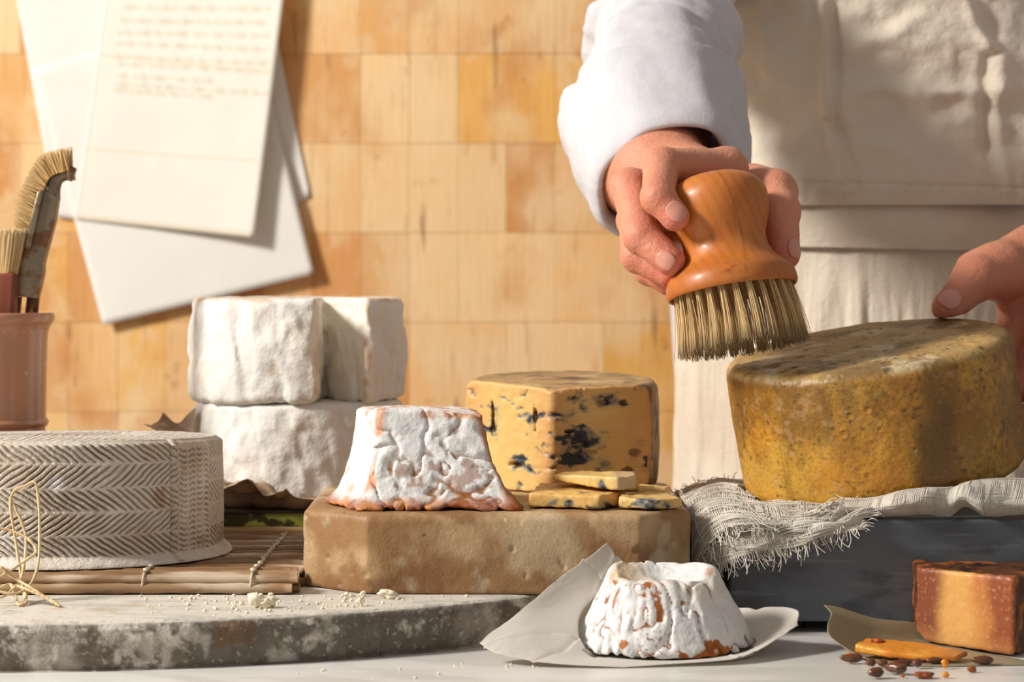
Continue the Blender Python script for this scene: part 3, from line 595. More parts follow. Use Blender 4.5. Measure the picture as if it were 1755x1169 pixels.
# ---- small crottin in front
def crottin():
    C = np.array([P(1134, 0, 1.206).x, 1.206]); zb = .0027
    def f(p):
        q = (p-np.array([C[0], C[1], 0]))*np.array([1, 1.22, 1]); z = p[:, 2]-zb; th = np.arctan2(q[:, 1], q[:, 0]); rr = np.hypot(q[:, 0], q[:, 1])
        htop = .0372+.14*q[:, 1]+.0014*np.sin(2*th+1.0)*0+.0012*np.sin(th*3+.5)
        R = .0436-.0185*np.clip(z/.037, 0, 1.1)**1.1+.0004+.0016*np.sin(3*th+1)+.0008*np.sin(5*th)
        bowl = .0068*np.clip(1-(rr/.0225)**2, 0, 1)
        d = smax((rr-R)*.8, z-htop+bowl, .0028); return smax(d, -z, .003)
    def disp(p):
        q = p-np.array([C[0], C[1], 0]); k = creases(q*np.array([1, 1, .5]), 62, 21); return (.0016*ss(0, .22, k)-.0010)*(1-.7*ss(.024, .020, np.hypot(q[:, 0], q[:, 1]*1.2))*ss(.024, .028, p[:, 2]))+.0008*fbm(q, 80, 3, 2)+.0003*fbm(q, 260, 2, 3)
    V, Q = iso(f, (C[0]-.050, C[1]-.050, -.002), (C[0]+.050, C[1]+.050, .055), .0008, disp, .007)
    q = V-np.array([C[0], C[1], 0]); k = creases(q*np.array([1, 1, .5]), 62, 21); z = V[:, 2]; rr = np.hypot(q[:, 0], q[:, 1]*1.22); top = ss(.026, .022, rr)*ss(.024, .029, z)
    c = np.tile(lin(226, 224, 221), (len(V), 1)); side = 1-top; rt = ss(-.02, .015, q[:, 0])
    c = mixc(c, lin(232, 220, 196), ss(.1, .5, fbm(q, 40, 3, 5))*.5*side)
    c = mixc(c, lin(150, 82, 28), side*ss(.030, .010, k)*ss(-.30, .02, fbm(q, 50, 3, 6)+.30*rt))
    c = mixc(c, lin(164, 92, 30), side*ss(.45, .52, fbm(q, 90, 4, 30)+.35*ss(.014, .002, z)+.0*rt))
    c = mixc(c, lin(140, 84, 50), side*ss(.0, .2, vn(q*900, 3)-.45)*np.exp(-(((q[:, 0]+.006)/.009)**2+((z-.010)/.009)**2)))
    rim = ss(.0035, .001, np.abs(rr-.0238-.001*np.sin(np.arctan2(q[:, 1], q[:, 0])*4)))*ss(.024, .029, z); c = mixc(c, lin(190, 132, 84), rim*ss(-.2, .2, fbm(q, 70, 3, 3))*.7)
    c = mixc(c, lin(214, 184, 132), top*ss(.002, -.018, q[:, 0]+.3*q[:, 1])*ss(-.2, .3, fbm(q, 60, 3, 9))*.8)
    o = build('small_cheese', V, Q, rustrind, col=c); tag(o, 'small white sunken-top cheese with rusty streaks on crumpled parchment', 'cheese')
crottin()
# ---- aged orange cheese
def aged():
    FL = np.array([X(1572, 1.235), 1.235]); FR = np.array([X(1737, 1.186), 1.186]); d1 = FR-FL; L_ = np.linalg.norm(d1); d1 /= L_; n1 = np.array([d1[1], -d1[0]])
    dl = np.array([.10, .995]); dr = np.array([.62, .785])
    nl = np.array([-.995, .10]); nr = np.array([.86, -.51]); zb = .0012; zt = .0388
    def f(p):
        q = p[:, :2]; d = smax((q-FL)@n1, (q-FL)@nl, .002); d = smax(d, (q-FR)@nr, .0028); d = smax(d, (q-(FR+np.array([.05, .06])))@np.array([.5, .866]), .003)
        d = smax(d, p[:, 2]-(zt+.02*(1.21-p[:, 1])), .0022); return smax(d, zb-p[:, 2]+.0035*ss(.006, .0, (q-FL)@d1), .002)
    def disp(p):
        q = p[:, :2]; front = ss(-.0040, -.0010, (q-FL)@n1)*(p[:, 2] < zt-.0); return front*.0003*fbm(p, 300, 3, 3)+(1-front)*.0016*fbm(p, 120, 4, 6)
    V, Q = iso(f, (FL[0]-.006, 1.178, -.001), (FR[0]+.06, 1.30, zt+.006), .0009, disp, .006)
    q = V[:, :2]; s = (q-FL)@d1/L_; front = ss(-.0035, -.0008, (q-FL)@n1)
    c = np.tile(lin(222, 166, 92), (len(V), 1)); nz = .12*fbm(V, 45, 3, 4)
    c = mixc(c, lin(138, 76, 50), 1-ss(.16, .34, s+nz*.6)); c = mixc(c, lin(196, 126, 66), ss(.50, .70, s+nz)); c = mixc(c, lin(150, 80, 48), ss(.70, .84, s+nz)); c = mixc(c, lin(186, 92, 30), ss(.955, .985, s)*.7)
    c = mixc(c, lin(196, 138, 76), ss(.012, .003, V[:, 2])*.4); c = mixc(c, lin(236, 196, 136), ss(.35, .55, fbm(V, 900, 2, 5))*.3)
    side = np.tile(lin(92, 52, 26), (len(V), 1)); side = mixc(side, lin(170, 96, 34), ss(.0, .4, fbm(V, 90, 4, 14))); side = mixc(side, lin(44, 26, 16), ss(.1, .4, fbm(V, 70, 4, 24)))
    c = c*front[:, None]+side*(1-front[:, None])
    m = mat('aged_orange_cheese', attr=True, rough=.4, spec=.45, sss=.1, sssr=(.004, .002, .001), bumps=[(350, (1, 1, 1), .4, .0007)])
    o = build('cheese_wedge', V, Q, m, col=c); tag(o, 'dark orange aged cheese chunk with crusty rind at the lower right', 'cheese')
    return FL, FR
aged()
amber = mat('amber_cheese', attr=True, rough=.35, spec=.5, sss=.25, sssr=(.006, .003, .001), bumps=[(300, (1, 1, 1), .35, .0006)])
def amb(V):
    c = np.tile(lin(222, 140, 46), (len(V), 1)); c = mixc(c, lin(150, 78, 40), ss(.005, .022, V[:, 0]-X(1590, 1.19)+.012*fbm(V, 80, 3, 2))*.9); return mixc(c, lin(236, 180, 70), ss(.1, .5, fbm(V, 90, 3, 8))*.6)
slab_piece('cheese_slice', [(X(1464, 1.185), 1.184), (X(1520, 1.17), 1.174), (X(1590, 1.165), 1.167), (X(1640, 1.165), 1.167), (X(1670, 1.17), 1.178), (X(1560, 1.19), 1.188), (X(1490, 1.19), 1.197)], lambda p: .0016+.10*np.clip(p[:, 1]-1.17, 0, .03), lambda p: .0040+.17*np.clip(p[:, 1]-1.165, 0, .03)-.03*np.clip(p[:, 0]-.20, 0, .05), 12, amb, amber, 'flat translucent orange cheese slice leaning in front of the dark orange chunk', 'cheese', h=.0006, rough=.0004)
bits = [(1458, 1125, 26, 9, (222, 130, 40)), (1578, 1125, 34, 10, (210, 120, 36)), (1620, 1139, 12, 16, (230, 140, 40)), (1620, 1158, 12, 10, (232, 150, 60)), (1505, 1103, 22, 8, (168, 84, 34)), (1583, 1158, 34, 10, (140, 72, 34)), (1665, 1148, 16, 10, (150, 82, 34)), (1547, 1160, 8, 5, (190, 110, 50))]
def lumpmesh(c, r, seed, squash=(1, 1, 1), amp=.3, n=18):
    th = np.linspace(0, PI, n); ph = np.linspace(0, 2*PI, 2*n, endpoint=False); T, Ph = np.meshgrid(th, ph, indexing='ij'); u = np.stack([np.sin(T)*np.cos(Ph), np.sin(T)*np.sin(Ph), np.cos(T)], 2).reshape(-1, 3)
    k = 1+amp*fbm(u, 1.6, 3, seed); V = u*k[:, None]*np.array(squash)*r; V[:, 2] -= V[:, 2].min(); V = V+np.array(c); return V, grid_faces(n, 2*n, False, True).tolist()
names = ['orange cheese shard at the left tip of the flat slice', 'long orange shard lying just below the flat slice', 'squarish orange shard right of the seeds', 'low yellow orange crumb nearest the bottom edge of the frame', 'dark reddish shard lying at the upper left end of the flat slice', 'curled brown rind sliver in front of the seeds', 'brown crumb near the bottom of the orange chunk', 'tiny orange crumb at the very front']
for i, (px, py, wpx, hpx, cc) in enumerate(bits):
    Y = CZ*F/(py+hpx/2-HY); r = wpx/2/F*Y; zl = .0002+(.0068 if i == 4 else 0)+(.0022 if i == 1 else .0)
    if i == 4: Y = 1.188
    V, Fc = lumpmesh((X(px, Y), Y, zl), r, 30+i, (1, .7, hpx/wpx*1.0), .5)
    c = mixc(np.tile(lin(*cc), (len(V), 1)), lin(150, 80, 36), ss(0, .5, fbm(V, 300, 2, i))*.6)
    o = build('cheese_crumb', V, Fc, amber, col=c); tag(o, names[i], 'cheese crumb', 'orange cheese crumbs and shards')
# ---- seeds
seedm = mat('roasted_seed', lin(104, 56, 30), rough=.3, spec=.6, coat=.2, layers=[(160, (.35, 1, 1), .45, .62, lin(60, 30, 18), .8), (90, (1, 1, 1), .6, .75, lin(176, 104, 56), .6)], bumps=[(220, (.25, 1, 1), .7, .001)])
sd = [(1460, 1132, 40, 15, -.1, 'leftmost dark brown seed below the orange shard'), (1493, 1139, 18, 14, .4, 'small round dark seed second from the left'), (1514, 1140, 17, 13, 0, 'small round dark seed third from the left'), (1536, 1149, 42, 18, -.5, 'long dark seed tilted up, nearest the middle of the seeds'), (1502, 1156, 30, 18, .35, 'reddish brown seed closest to the bottom edge'), (1548, 1138, 34, 10, .1, 'thin dark seed tucked behind the long tilted one'), (1573, 1140, 20, 15, .5, 'shiny brown seed right of the long tilted one'), (1602, 1135, 28, 12, 0, 'dark seed half under the flat orange slice'), (1685, 1135, 38, 15, .05, 'rightmost almond shaped brown seed by the chunk')]
for i, (px, py, wpx, hpx, rot, lb) in enumerate(sd):
    Y = CZ*F/(py+hpx/2-HY); a = wpx/2/F*Y; b = hpx/2/F*Y; th = np.linspace(0, PI, 20); ph = np.linspace(0, 2*PI, 24, endpoint=False); T, Ph = np.meshgrid(th, ph, indexing='ij')
    Vx = -np.cos(T)*a; rad = np.sin(T)**.85*b*(1-.18*np.cos(T)); V = np.stack([Vx, rad*np.cos(Ph)*1.1, rad*np.sin(Ph)], 2).reshape(-1, 3)
    V += fbm(V, 500, 2, i)[:, None]*.0004; cz_, sz_ = math.cos(rot*1.3), math.sin(rot*1.3); V = np.column_stack([V[:, 0]*cz_-V[:, 1]*sz_, V[:, 0]*sz_+V[:, 1]*cz_, V[:, 2]]); V[:, 2] -= V[:, 2].min()
    o = build('seed', V+np.array([X(px, Y), Y+b, .0006]), grid_faces(20, 24, False, True), seedm); tag(o, lb, 'seed', 'roasted seeds scattered by the orange cheese')
# ================================================================ big yellow wheel held up on its left edge
WA = np.array([-.150, -.125, 1.0]); WA /= np.linalg.norm(WA)                    # wheel axis
WT = np.array(P(1486, 592, 1.352)); WR = .0790; WH = .0745
wx = np.array([1., 0, 0])-WA*WA[0]; wx /= np.linalg.norm(wx); wy = np.cross(WA, wx)
def wheel():
    prof = []
    rb_, n = .0065, 8
    for r in np.linspace(.0, WR-rb_-.002, 60): prof.append((r, 0, 0))
    for q in np.linspace(0, PI/2, n): prof.append((WR-rb_+rb_*math.sin(q), -rb_*(1-math.cos(q)), 1))
    for s in np.linspace(.0, 1, 110)[1:-1]: prof.append((WR+.0008*math.sin(PI*s)-.0015*s, -rb_-(WH-rb_*2)*s, 1))
    for q in np.linspace(0, PI/2, n): prof.append((WR-.0015-rb_+rb_*math.cos(q), -WH+rb_-rb_*math.sin(q), 1))
    for r in np.linspace(WR-rb_-.002, 0, 12): prof.append((r, -WH, 0))
    prof = np.array(prof); na = 620; th = np.arange(na)/na*2*PI; Rr = prof[:, 0][:, None]; zz = np.broadcast_to(prof[:, 1][:, None], (len(prof), na))
    L = np.stack([Rr*np.cos(th), Rr*np.sin(th), zz], 2).reshape(-1, 3)
    nrm_ = np.stack([np.cos(th)*prof[:, 2][:, None], np.sin(th)*prof[:, 2][:, None], 1-prof[:, 2][:, None]+0*th], 2).reshape(-1, 3); nrm_[:, 2] *= np.where(L[:, 2] < -WH*.9, -1, 1)
    d = .0009*fbm(L, 28, 3, 2)+.0004*fbm(L, 110, 3, 5)+.00015*fbm(L, 400, 2, 3); top = (1-ss(-.002, -.006, L[:, 2]))
    d = d+top*(.0009*fbm(L*np.array([1, 1, 1]), 70, 4, 7)-.0006*ss(.2, .5, fbm(L, 150, 3, 6)))
    W0 = WT+L[:, :1]*wx+L[:, 1:2]*wy+L[:, 2:]*WA
    # little craters and long scratches seen on the rind
    for (px, py, rr) in ((1346, 652, .0014), (1456, 714, .0022), (1487, 703, .0020), (1446, 744, .0022), (1487, 815, .0019), (1661, 669, .0019), (1508, 736, .0014), (1620, 727, .0012), (1318, 757, .0018), (1281, 654, .0014), (1335, 660, .0016)):
        o_ = np.array([0, 0, CZ]); dr_ = np.array([(px-HX)/F, 1, -(py-HY)/F]); dist = np.linalg.norm(np.cross(W0-o_, dr_/np.linalg.norm(dr_)), axis=1); dist[W0[:, 1] > WT[1]+.01] = 1
        d -= .0004*ss(rr, rr*.7, dist); d += .00025*np.exp(-((dist-rr)/.0005)**2)
    V = W0+d[:, None]*(nrm_[:, :1]*wx+nrm_[:, 1:2]*wy+nrm_[:, 2:]*WA)
    a = fbm(L, 20, 4, 1); b = fbm(L, 60, 4, 2); fine = fbm(L, 420, 3, 9)
    c = np.tile(lin(204, 144, 50), (len(V), 1)); c = mixc(c, lin(212, 162, 66), ss(0, .4, fbm(L, 30, 3, 12))); c = mixc(c, lin(172, 104, 34), ss(0, .45, a)*.9); c = mixc(c, lin(100, 66, 28), ss(.0, .45, fbm(L*np.array([1, 1, .7]), 15, 4, 77)+.25*fine)*.65)
    c = mixc(c, lin(96, 70, 34), ss(.05, .55, fbm(L*np.array([1, 1, .5]), 34, 4, 31)+.35*np.abs(fine))*.7)
    c = mixc(c, lin(60, 48, 28), ss(.30, .50, b*.45+fine*.6)*.55); c = mixc(c, lin(196, 166, 124), ss(.28, .5, fbm(L, 240, 4, 17)+.35*fbm(L, 30, 3, 18))*.3)
    tc_ = np.tile(lin(186, 150, 92), (len(V), 1)); tc_ = mixc(tc_, lin(120, 94, 56), ss(-.1, .35, fbm(L, 34, 4, 41))*.8); tc_ = mixc(tc_, lin(214, 194, 154), ss(.15, .4, fbm(L, 60, 4, 42))*.8); tc_ = mixc(tc_, lin(66, 52, 36), ss(.25, .5, fbm(L, 130, 3, 43)*.6+fine*.5)*.8)
    tm = ss(-.0055, -.0015, L[:, 2]+.0015*b); c = c*(1-tm[:, None])+tc_*tm[:, None]
    m = mat('yellow_waxy_rind', attr=True, rough=.42, spec=.45, layers=[(900, (1, 1, 1), .56, .68, lin(92, 70, 32), .5)], bumps=[(420, (1, 1, 1), .4, .0010), (90, (1, 1, .5), .4, .0025)])
    o = build('round_cheese', V, grid_faces(len(prof), na, False, True), m, base=(WT[0]-.0, WT[1], V[:, 2].min()), col=c); tag(o, 'large yellow waxy cheese wheel tilted up by a hand on the gauze', 'cheese')
wheel()
# ================================================================ cheesecloth woven from real threads
cm = mat('gauze_thread', lin(240, 233, 220), rough=.95, spec=.1, trans=.15); cm2 = mat('gauze_weave', lin(236, 228, 214), rough=.95, spec=.1, trans=.2, bumps=[(1400, (1, .4, .4), .4, .0004), (1400, (.4, 1, 1), .4, .0004)])
rc = np.random.default_rng(21)
def clear_of(p, mg=.0008):
    """push cloth points out of the wheel, the slate and the stone block"""
    sh = p.shape; p = p.reshape(-1, 3).copy()
    q = p-WT; h = q@WA; rv = q-h[:, None]*WA; r = np.linalg.norm(rv, axis=1); dr = WR+.0012+mg-r; db = h+WH+.0010+mg; ins = (dr > 0) & (db > 0)
    side = ins & (dr <= db); p[side] += rv[side]/r[side][:, None]*dr[side][:, None]; bot = ins & (db < dr); p[bot] -= WA*db[bot][:, None]
    s_ = (p[:, 0] > .1125) & (p[:, 1] > 1.2695) & (p[:, 2] < .0590+mg*.5); dz = .0590+mg*.5-p[:, 2]; dy = p[:, 1]-1.2690+mg; f = s_ & (dy < dz); p[f, 1] -= dy[f]; t = s_ & ~f; p[t, 2] += dz[t]
    b_ = (p[:, 0] < .0945) & (p[:, 2] < .0655) & (p[:, 1] > 1.268); p[b_, 0] = .0945
    return p.reshape(sh)
def px_grid(rows): return np.array([[P(*c) for c in r] for r in rows])
def thread_mesh(paths, r=.00024, n=3):
    V = []; Fs = []; off = 0
    for p in paths:
        p = clear_of(p, .0014)
        v, f = tube(p, r, n, False); V.append(v); Fs.append(np.array(f)+off); off += len(v)
    return np.vstack(V), np.vstack(Fs)
def weave(G, su, sv, fr=(0, 0, 0, 0), jit=.0005, layer=0, curl=.004, skip=.05):
    """threads through the patch G (dense grid); su, sv spacing in metres; fr: fringe lengths at u0,u1,v0,v1"""
    nu, nv = G.shape[:2]; out = []; fri = []
    lu = np.linalg.norm(np.diff(G[:, nv//2], axis=0), axis=1).sum(); lv = np.linalg.norm(np.diff(G[nu//2], axis=0), axis=1).sum()
    warp = lambda p, k: p+np.stack([vn(np.column_stack([p@np.array([75, 50, 65]), np.full(len(p), k*.35), np.full(len(p), j*7.)]), 5+layer) for j in range(3)], 1)*jit
    def one(line, f0, f1, k):
        if rc.random() < skip: return
        n = len(line); a = int(rc.uniform(0, .03)*n); b = n-int(rc.uniform(0, .03)*n); line = warp(line[a:b], k)
        out.append(line)
        for end, fl in ((0, f0), (1, f1)):
            if fl <= 0: continue
            L_ = line[::-1] if end else line; d = L_[0]-L_[3]; d /= np.linalg.norm(d)+1e-9; m = 9; seg = fl*rc.uniform(.3, 1.3)/m; p = L_[0].copy(); pts = [p.copy()]; w_ = rc.normal(0, 1, 3)
            for q in range(m):
                w_ = .8*w_+.6*rc.normal(0, 1, 3); d = d+w_*.16*curl/.004; d[2] -= .03; d /= np.linalg.norm(d); p = p+d*seg; pts.append(p.copy())
            fri.append(np.array(pts))
    for i in np.arange(0, lu, su):
        t = (i+rc.uniform(-.3, .3)*su)/lu*(nu-1); t = min(max(t, 0), nu-1.001); k = int(t); f = t-k; one(G[k]*(1-f)+G[k+1]*f, fr[2], fr[3], i/su)
    for j in np.arange(0, lv, sv):
        t = (j+rc.uniform(-.3, .3)*sv)/lv*(nv-1); t = min(max(t, 0), nv-1.001); k = int(t); f = t-k; one(G[:, k]*(1-f)+G[:, k+1]*f, fr[0], fr[1], 500+j/sv)
    return out, fri
cl = thing('cheesecloth', 'rumpled white cheesecloth with frayed edges on the slate beneath the yellow wheel', 'cloth', P(1300, 880, 1.30))
# left pile, draping over the front left corner. rows back -> front (v), each left -> right (u)
rows = [[(1158, 842, 1.43), (1212, 828, 1.43), (1262, 834, 1.40), (1330, 856, 1.36), (1420, 862, 1.33), (1515, 856, 1.31)],
        [(1160, 868, 1.38), (1212, 856, 1.36), (1264, 862, 1.33), (1335, 876, 1.300), (1430, 872, 1.292), (1530, 862, 1.290)],
        [(1172, 900, 1.32), (1222, 884, 1.305), (1275, 886, 1.285), (1345, 886, 1.272), (1430, 884, 1.270), (1515, 880, 1.272)],
        [(1186, 932, 1.295), (1232, 922, 1.275), (1290, 922, 1.263), (1350, 915, 1.262), (1420, 905, 1.263), (1480, 893, 1.266)],
        [(1205, 965, 1.285), (1242, 965, 1.268), (1300, 948, 1.259), (1360, 935, 1.259), (1420, 920, 1.261), (1475, 900, 1.264)]]
G = patch(px_grid(rows).transpose(1, 0, 2), 120, 90)
U, Vv = np.meshgrid(np.linspace(0, 1, 120), np.linspace(0, 1, 90), indexing='ij')
G[..., 2] += .0022*np.sin(U*11+Vv*7)*np.sin(Vv*PI)+.0012*np.sin(U*23-Vv*13)*np.sin(Vv*PI); G[..., 1] -= .0015*np.sin(U*17+Vv*9)*Vv
paths = []; frg = []
for k, (dz, dy, su, sv, j) in enumerate([(0, 0, .0011, .0011, .0006), (.0012, -.0008, .0012, .0012, .0010), (.0024, -.0018, .0015, .0015, .0014)]):
    G2 = G.copy(); sh = 1-.12*k; cen = G2[40:50, 40].mean(0); G2 = cen+(G2-cen)*sh; G2[..., 2] += dz+.0016*np.sin(U*14+k*2)*np.sin(Vv*4+k); G2[..., 1] += dy
    a, b = weave(G2, su, sv, (.014, .006, .004, .009), j, k, .0025); paths += a; frg += b
# bunched fold at the back left
rows = [[(1150, 852, 1.40), (1185, 838, 1.42), (1230, 826, 1.44), (1275, 832, 1.43)], [(1160, 876, 1.345), (1200, 852, 1.345), (1242, 842, 1.35), (1282, 850, 1.34)], [(1172, 930, 1.300), (1205, 885, 1.29), (1248, 872, 1.285), (1300, 884, 1.28)], [(1190, 975, 1.290), (1222, 925, 1.272), (1262, 905, 1.262), (1330, 905, 1.262)]]
GB = patch(px_grid(rows).transpose(1, 0, 2), 70, 70)
for k in range(2):
    a, b = weave(GB+np.array([0, -.002*k, .002*k]), .0012, .0012, (.012, .004, .007, .012), .0010, 5+k, .0035); paths += a; frg += b
V, Fc = thread_mesh(paths); build('woven_threads', V, Fc, cm, cl)
# right ridge: a rolled fold, dense
cols = [(1440, 884, 866, 852), (1490, 884, 862, 848), (1540, 884, 850, 836), (1590, 882, 842, 832), (1625, 886, 846, 832), (1655, 868, 836, 824), (1690, 886, 850, 822), (1730, 882, 850, 821), (1790, 880, 850, 824), (1860, 880, 850, 826)]
rowsR = []
for i, (x, yb, ym, yt) in enumerate(cols):
    b_ = .004*math.sin(i*1.9); rowsR.append([P(x, yb, 1.274), P(x-4, (yb+ym)/2, 1.2665+b_), P(x, ym, 1.272+b_), P(x+6, yt, 1.287), P(x+8, yt+2, 1.2885)])
GR = patch(np.array(rowsR), 200, 60)
GR = clear_of(GR, .0022); V, Fc = sheet(GR+np.array([0, .0004, 0]), .0003); build('folded_gauze', V, Fc, cm2, cl)
a, b = weave(GR, .0009, .0008, (.010, 0, 0, .009), .0003, 9, .003); V, Fc = thread_mesh(a, .00022); build('woven_threads', V, Fc, cm, cl); frg += b
V, Fc = thread_mesh(frg, .00025); build('fringe', V, Fc, cm, cl, kind='stuff')
# ================================================================ parchment under the small cheese
par = mat('parchment', lin(236, 230, 220), rough=.5, spec=.3, trans=.28, layers=[(40, (1, 1, 1), .55, .75, lin(204, 178, 150), .35)], bumps=[(50, (1, 1, 1), .12, .002)])
rows = [[(822, 1102, 1.175), (876, 1058, 1.192), (932, 1014, 1.208), (988, 969, 1.224), (1040, 932, 1.2405)],
        [(842, 1115, 1.169), (905, 1085, 1.184), (975, 1046, 1.206), (1040, 1000, 1.228), (1092, 985, 1.2425)],
        [(880, 1127, 1.163), (950, 1122, 1.172), (1040, 1124, 1.184), (1120, 1104, 1.225), (1170, 1040, 1.2560)],
        [(960, 1138, 1.157), (1040, 1134, 1.163), (1140, 1116, 1.188), (1245, 1102, 1.222), (1350, 1040, 1.222)],
        [(1068, 1144, 1.156), (1150, 1138, 1.160), (1255, 1130, 1.166), (1303, 1112, 1.178), (1368, 1072, 1.205)]]
G = px_grid(rows); G[..., 2] = np.maximum(G[..., 2], .0006); G = patch(G, 170, 170); U, Vv = np.meshgrid(np.linspace(0, 1, 170), np.linspace(0, 1, 170), indexing='ij')
cre = lambda a, b, c0: np.abs(((a*U+b*Vv-c0)*1.0))
fold_ = -.0016*np.exp(-(cre(1, .55, .62)/.012)**2)+.0012*np.exp(-(cre(.25, 1, .80)/.012)**2)-.0012*np.exp(-(cre(.9, -.5, .10)/.010)**2)+.0010*fbm(np.column_stack([U.ravel()*9, Vv.ravel()*9, 0*U.ravel()]), 1, 3, 4).reshape(U.shape)
lift = ss(.001, .006, G[..., 2]); G[..., 1] += fold_*1.2*lift; G[..., 2] += fold_*lift
ex_, ey_ = G[..., 0]-P(1134, 0, 1.206).x, (G[..., 1]-1.206)*1.22; rr_ = np.hypot(ex_, ey_); Rz = .0455-.0185*np.clip((G[..., 2]-.002)/.037, 0, 1.1)+.0030; up_ = G[..., 2] > .005
k_ = np.where(up_ & (rr_ < Rz), Rz/np.maximum(rr_, 1e-4), 1); G[..., 0] += ex_*(k_-1); G[..., 1] = np.minimum(G[..., 1]+ey_*(k_-1)/1.22, np.maximum(1.2436, G[..., 1]))
G[..., 2] = np.where(~up_ & (rr_ < .050), .0007+(G[..., 2]-.0007)*ss(.0470, .050, rr_), G[..., 2])
G[..., 2] = np.maximum(G[..., 2], .0005); V, Fc = sheet(G, .0003); o = build('parchment_paper', V, Fc, par); tag(o, 'creased translucent parchment sheet under the small white cheese', 'paper')
wax = mat('waxed_paper', lin(176, 162, 130), rough=.5, trans=.25, bumps=[(60, (1, 1, 1), .1, .001)])
rows = [[(1412, 1037, 1.215), (1440, 1042, 1.225), (1500, 1060, 1.235), (1560, 1066, 1.245), (1600, 1072, 1.252)], [(1424, 1052, 1.205), (1460, 1062, 1.214), (1510, 1078, 1.225), (1560, 1088, 1.236), (1610, 1090, 1.245)], [(1418, 1073, 1.200), (1460, 1082, 1.210), (1520, 1092, 1.220), (1570, 1100, 1.230), (1620, 1100, 1.24)], [(1424, 1092, 1.195), (1470, 1108, 1.195), (1530, 1115, 1.205), (1590, 1118, 1.212), (1640, 1112, 1.22)], [(1468, 1124, 1.18), (1520, 1142, 1.166), (1600, 1150, 1.160), (1690, 1150, 1.162), (1790, 1145, 1.165)]]
G = px_grid(rows); G[..., 2] = np.maximum(G[..., 2], .0004); G[3:, 1:, 2] = .0004; G = patch(G, 50, 50); G[..., 2] = np.maximum(G[..., 2], .0004); V, Fc = sheet(G, .00025); o = build('waxed_paper', V, Fc, wax); tag(o, 'olive beige waxed paper folded up beside the dark orange chunk', 'paper')
# ================================================================ crock with brushes at the far left
glz = mat('brown_glaze', lin(176, 126, 96), rough=.28, spec=.5, coat=.3, layers=[(30, (1, 1, .3), .5, .75, lin(156, 106, 78), .6), (160, (1, 1, 1), .66, .72, lin(210, 176, 150), .6)], bumps=[(60, (1, 1, 2), .1, .002)])
CY = 1.47; cc = (P(-14, 0, CY).x, CY, MZ); top = CZ-(536-HY)/F*CY-MZ; R = (80+14)/F*CY
prof = [(0, 0), (R*.9, 0), (R*.96, .002), (R*.97, top*.3), (R*.965, top*.5), (R*1.0, top*.515), (R*1.025, top*.53), (R*1.0, top*.545), (R*.975, top*.56), (R*.985, top*.75), (R*1.0, top*.90), (R*1.04, top*.94), (R*1.105, top*.965), (R*1.12, top*.985), (R*1.10, top), (R*1.06, top*.998), (R*1.0, top*.97), (R*.93, top*.9), (R*.91, top*.4), (R*.9, .008), (0, .007)]
prof = cr(np.array(prof), 120); prof[:, 0] = np.maximum(prof[:, 0], 0)
V, Fc = lathe(prof, 96, cc); V[:, :2] += (fbm(V, 20, 2, 3)*.0006)[:, None]; o = build('ceramic_crock', V, Fc, glz, base=cc); tag(o, 'brown glazed ceramic crock holding old brushes at the left edge', 'jar')
brs = mat('tan_bristles', attr=True, rough=.5, spec=.4, trans=.12)
def bristle_mesh(roots, tips, bend=None, r0=.00022, r1=.0001, seg=5, c0=(232, 200, 140), c1=(236, 210, 156), dirt=0):
    V = []; Fs = []; Cc = []; off = 0; c0 = lin(*c0); c1 = lin(*c1)
    for a, b in zip(roots, tips):
        t = np.linspace(0, 1, seg+1)[:, None]; p = a*(1-t)+b*t
        if bend is not None: p = p+bend(a, b, t)
        v, f = tube(p, r0+(r1-r0)*t[:, 0], 3, False); V.append(v); Fs.append(np.array(f)+off); off += len(v)
        k = random.uniform(.75, 1.08); cc_ = (c0*(1-t)+c1*t)*k
        if dirt: cc_ = cc_*(1-dirt*ss(.80, .97, t))+lin(92, 68, 36)*dirt*ss(.80, .97, t)
        Cc.append(np.repeat(cc_, 3, axis=0))
    return np.vstack(V), np.vstack(Fs), np.vstack(Cc)
rust = mat('worn_steel', lin(142, 128, 108), rough=.38, metal=.75, layers=[(110, (1, 1, 1), .48, .62, lin(120, 78, 48), .85), (60, (1, 1, .5), .55, .7, lin(90, 84, 76), .8)], bumps=[(260, (1, 1, 1), .4, .0008)])
YB = 1.462
sb = thing('curved_brush', 'old rusty metal brush with curved tan bristles standing in the crock', 'brush', P(45, 560, YB))
def extrude(pts, y0, y1, bev=.0008):
    """outline in the picture plane given in pixels, thick along the view"""
    q = np.array([P(x, y, YB) for x, y in pts]); poly = q[:, [0, 2]]
    if np.cross(poly[1]-poly[0], poly[2]-poly[1]) < 0: poly = poly[::-1]
    V, Fc = prism(poly, y0, y1, bev, 3); return np.column_stack([V[:, 0], V[:, 2], V[:, 1]]), [list(f)[::-1] for f in Fc]
V, Fc = extrude([(22, 506), (27, 455), (38, 440), (44, 420), (58, 372), (70, 330), (78, 326), (102, 338), (96, 378), (77, 450), (76, 470), (66, 512)], YB-.0050, YB+.0050, .0009); build('handle', V, Fc, rust, sb)
V, Fc = extrude([(44, 425), (68, 330), (74, 326), (78, 330), (56, 428)], YB-.0075, YB-.0045, .0007); build('handle_flange', V, Fc, rust, sb)
pts = [P(88, 340, YB), P(89, 322, YB), (P(95, 306, YB)), P(106, 298, YB), P(118, 297, YB), P(127, 300, YB)]; V, Fc = tube(cr(np.array(pts), 24), np.linspace(.0042, .0034, 24), 10, True, 1.3); build('hook', V, Fc, rust, sb)
V, Fc = extrude([(116, 288), (127, 290), (128, 309), (118, 309)], YB-.006, YB+.004, .0006); build('hook_plate', V, Fc, rust, sb)
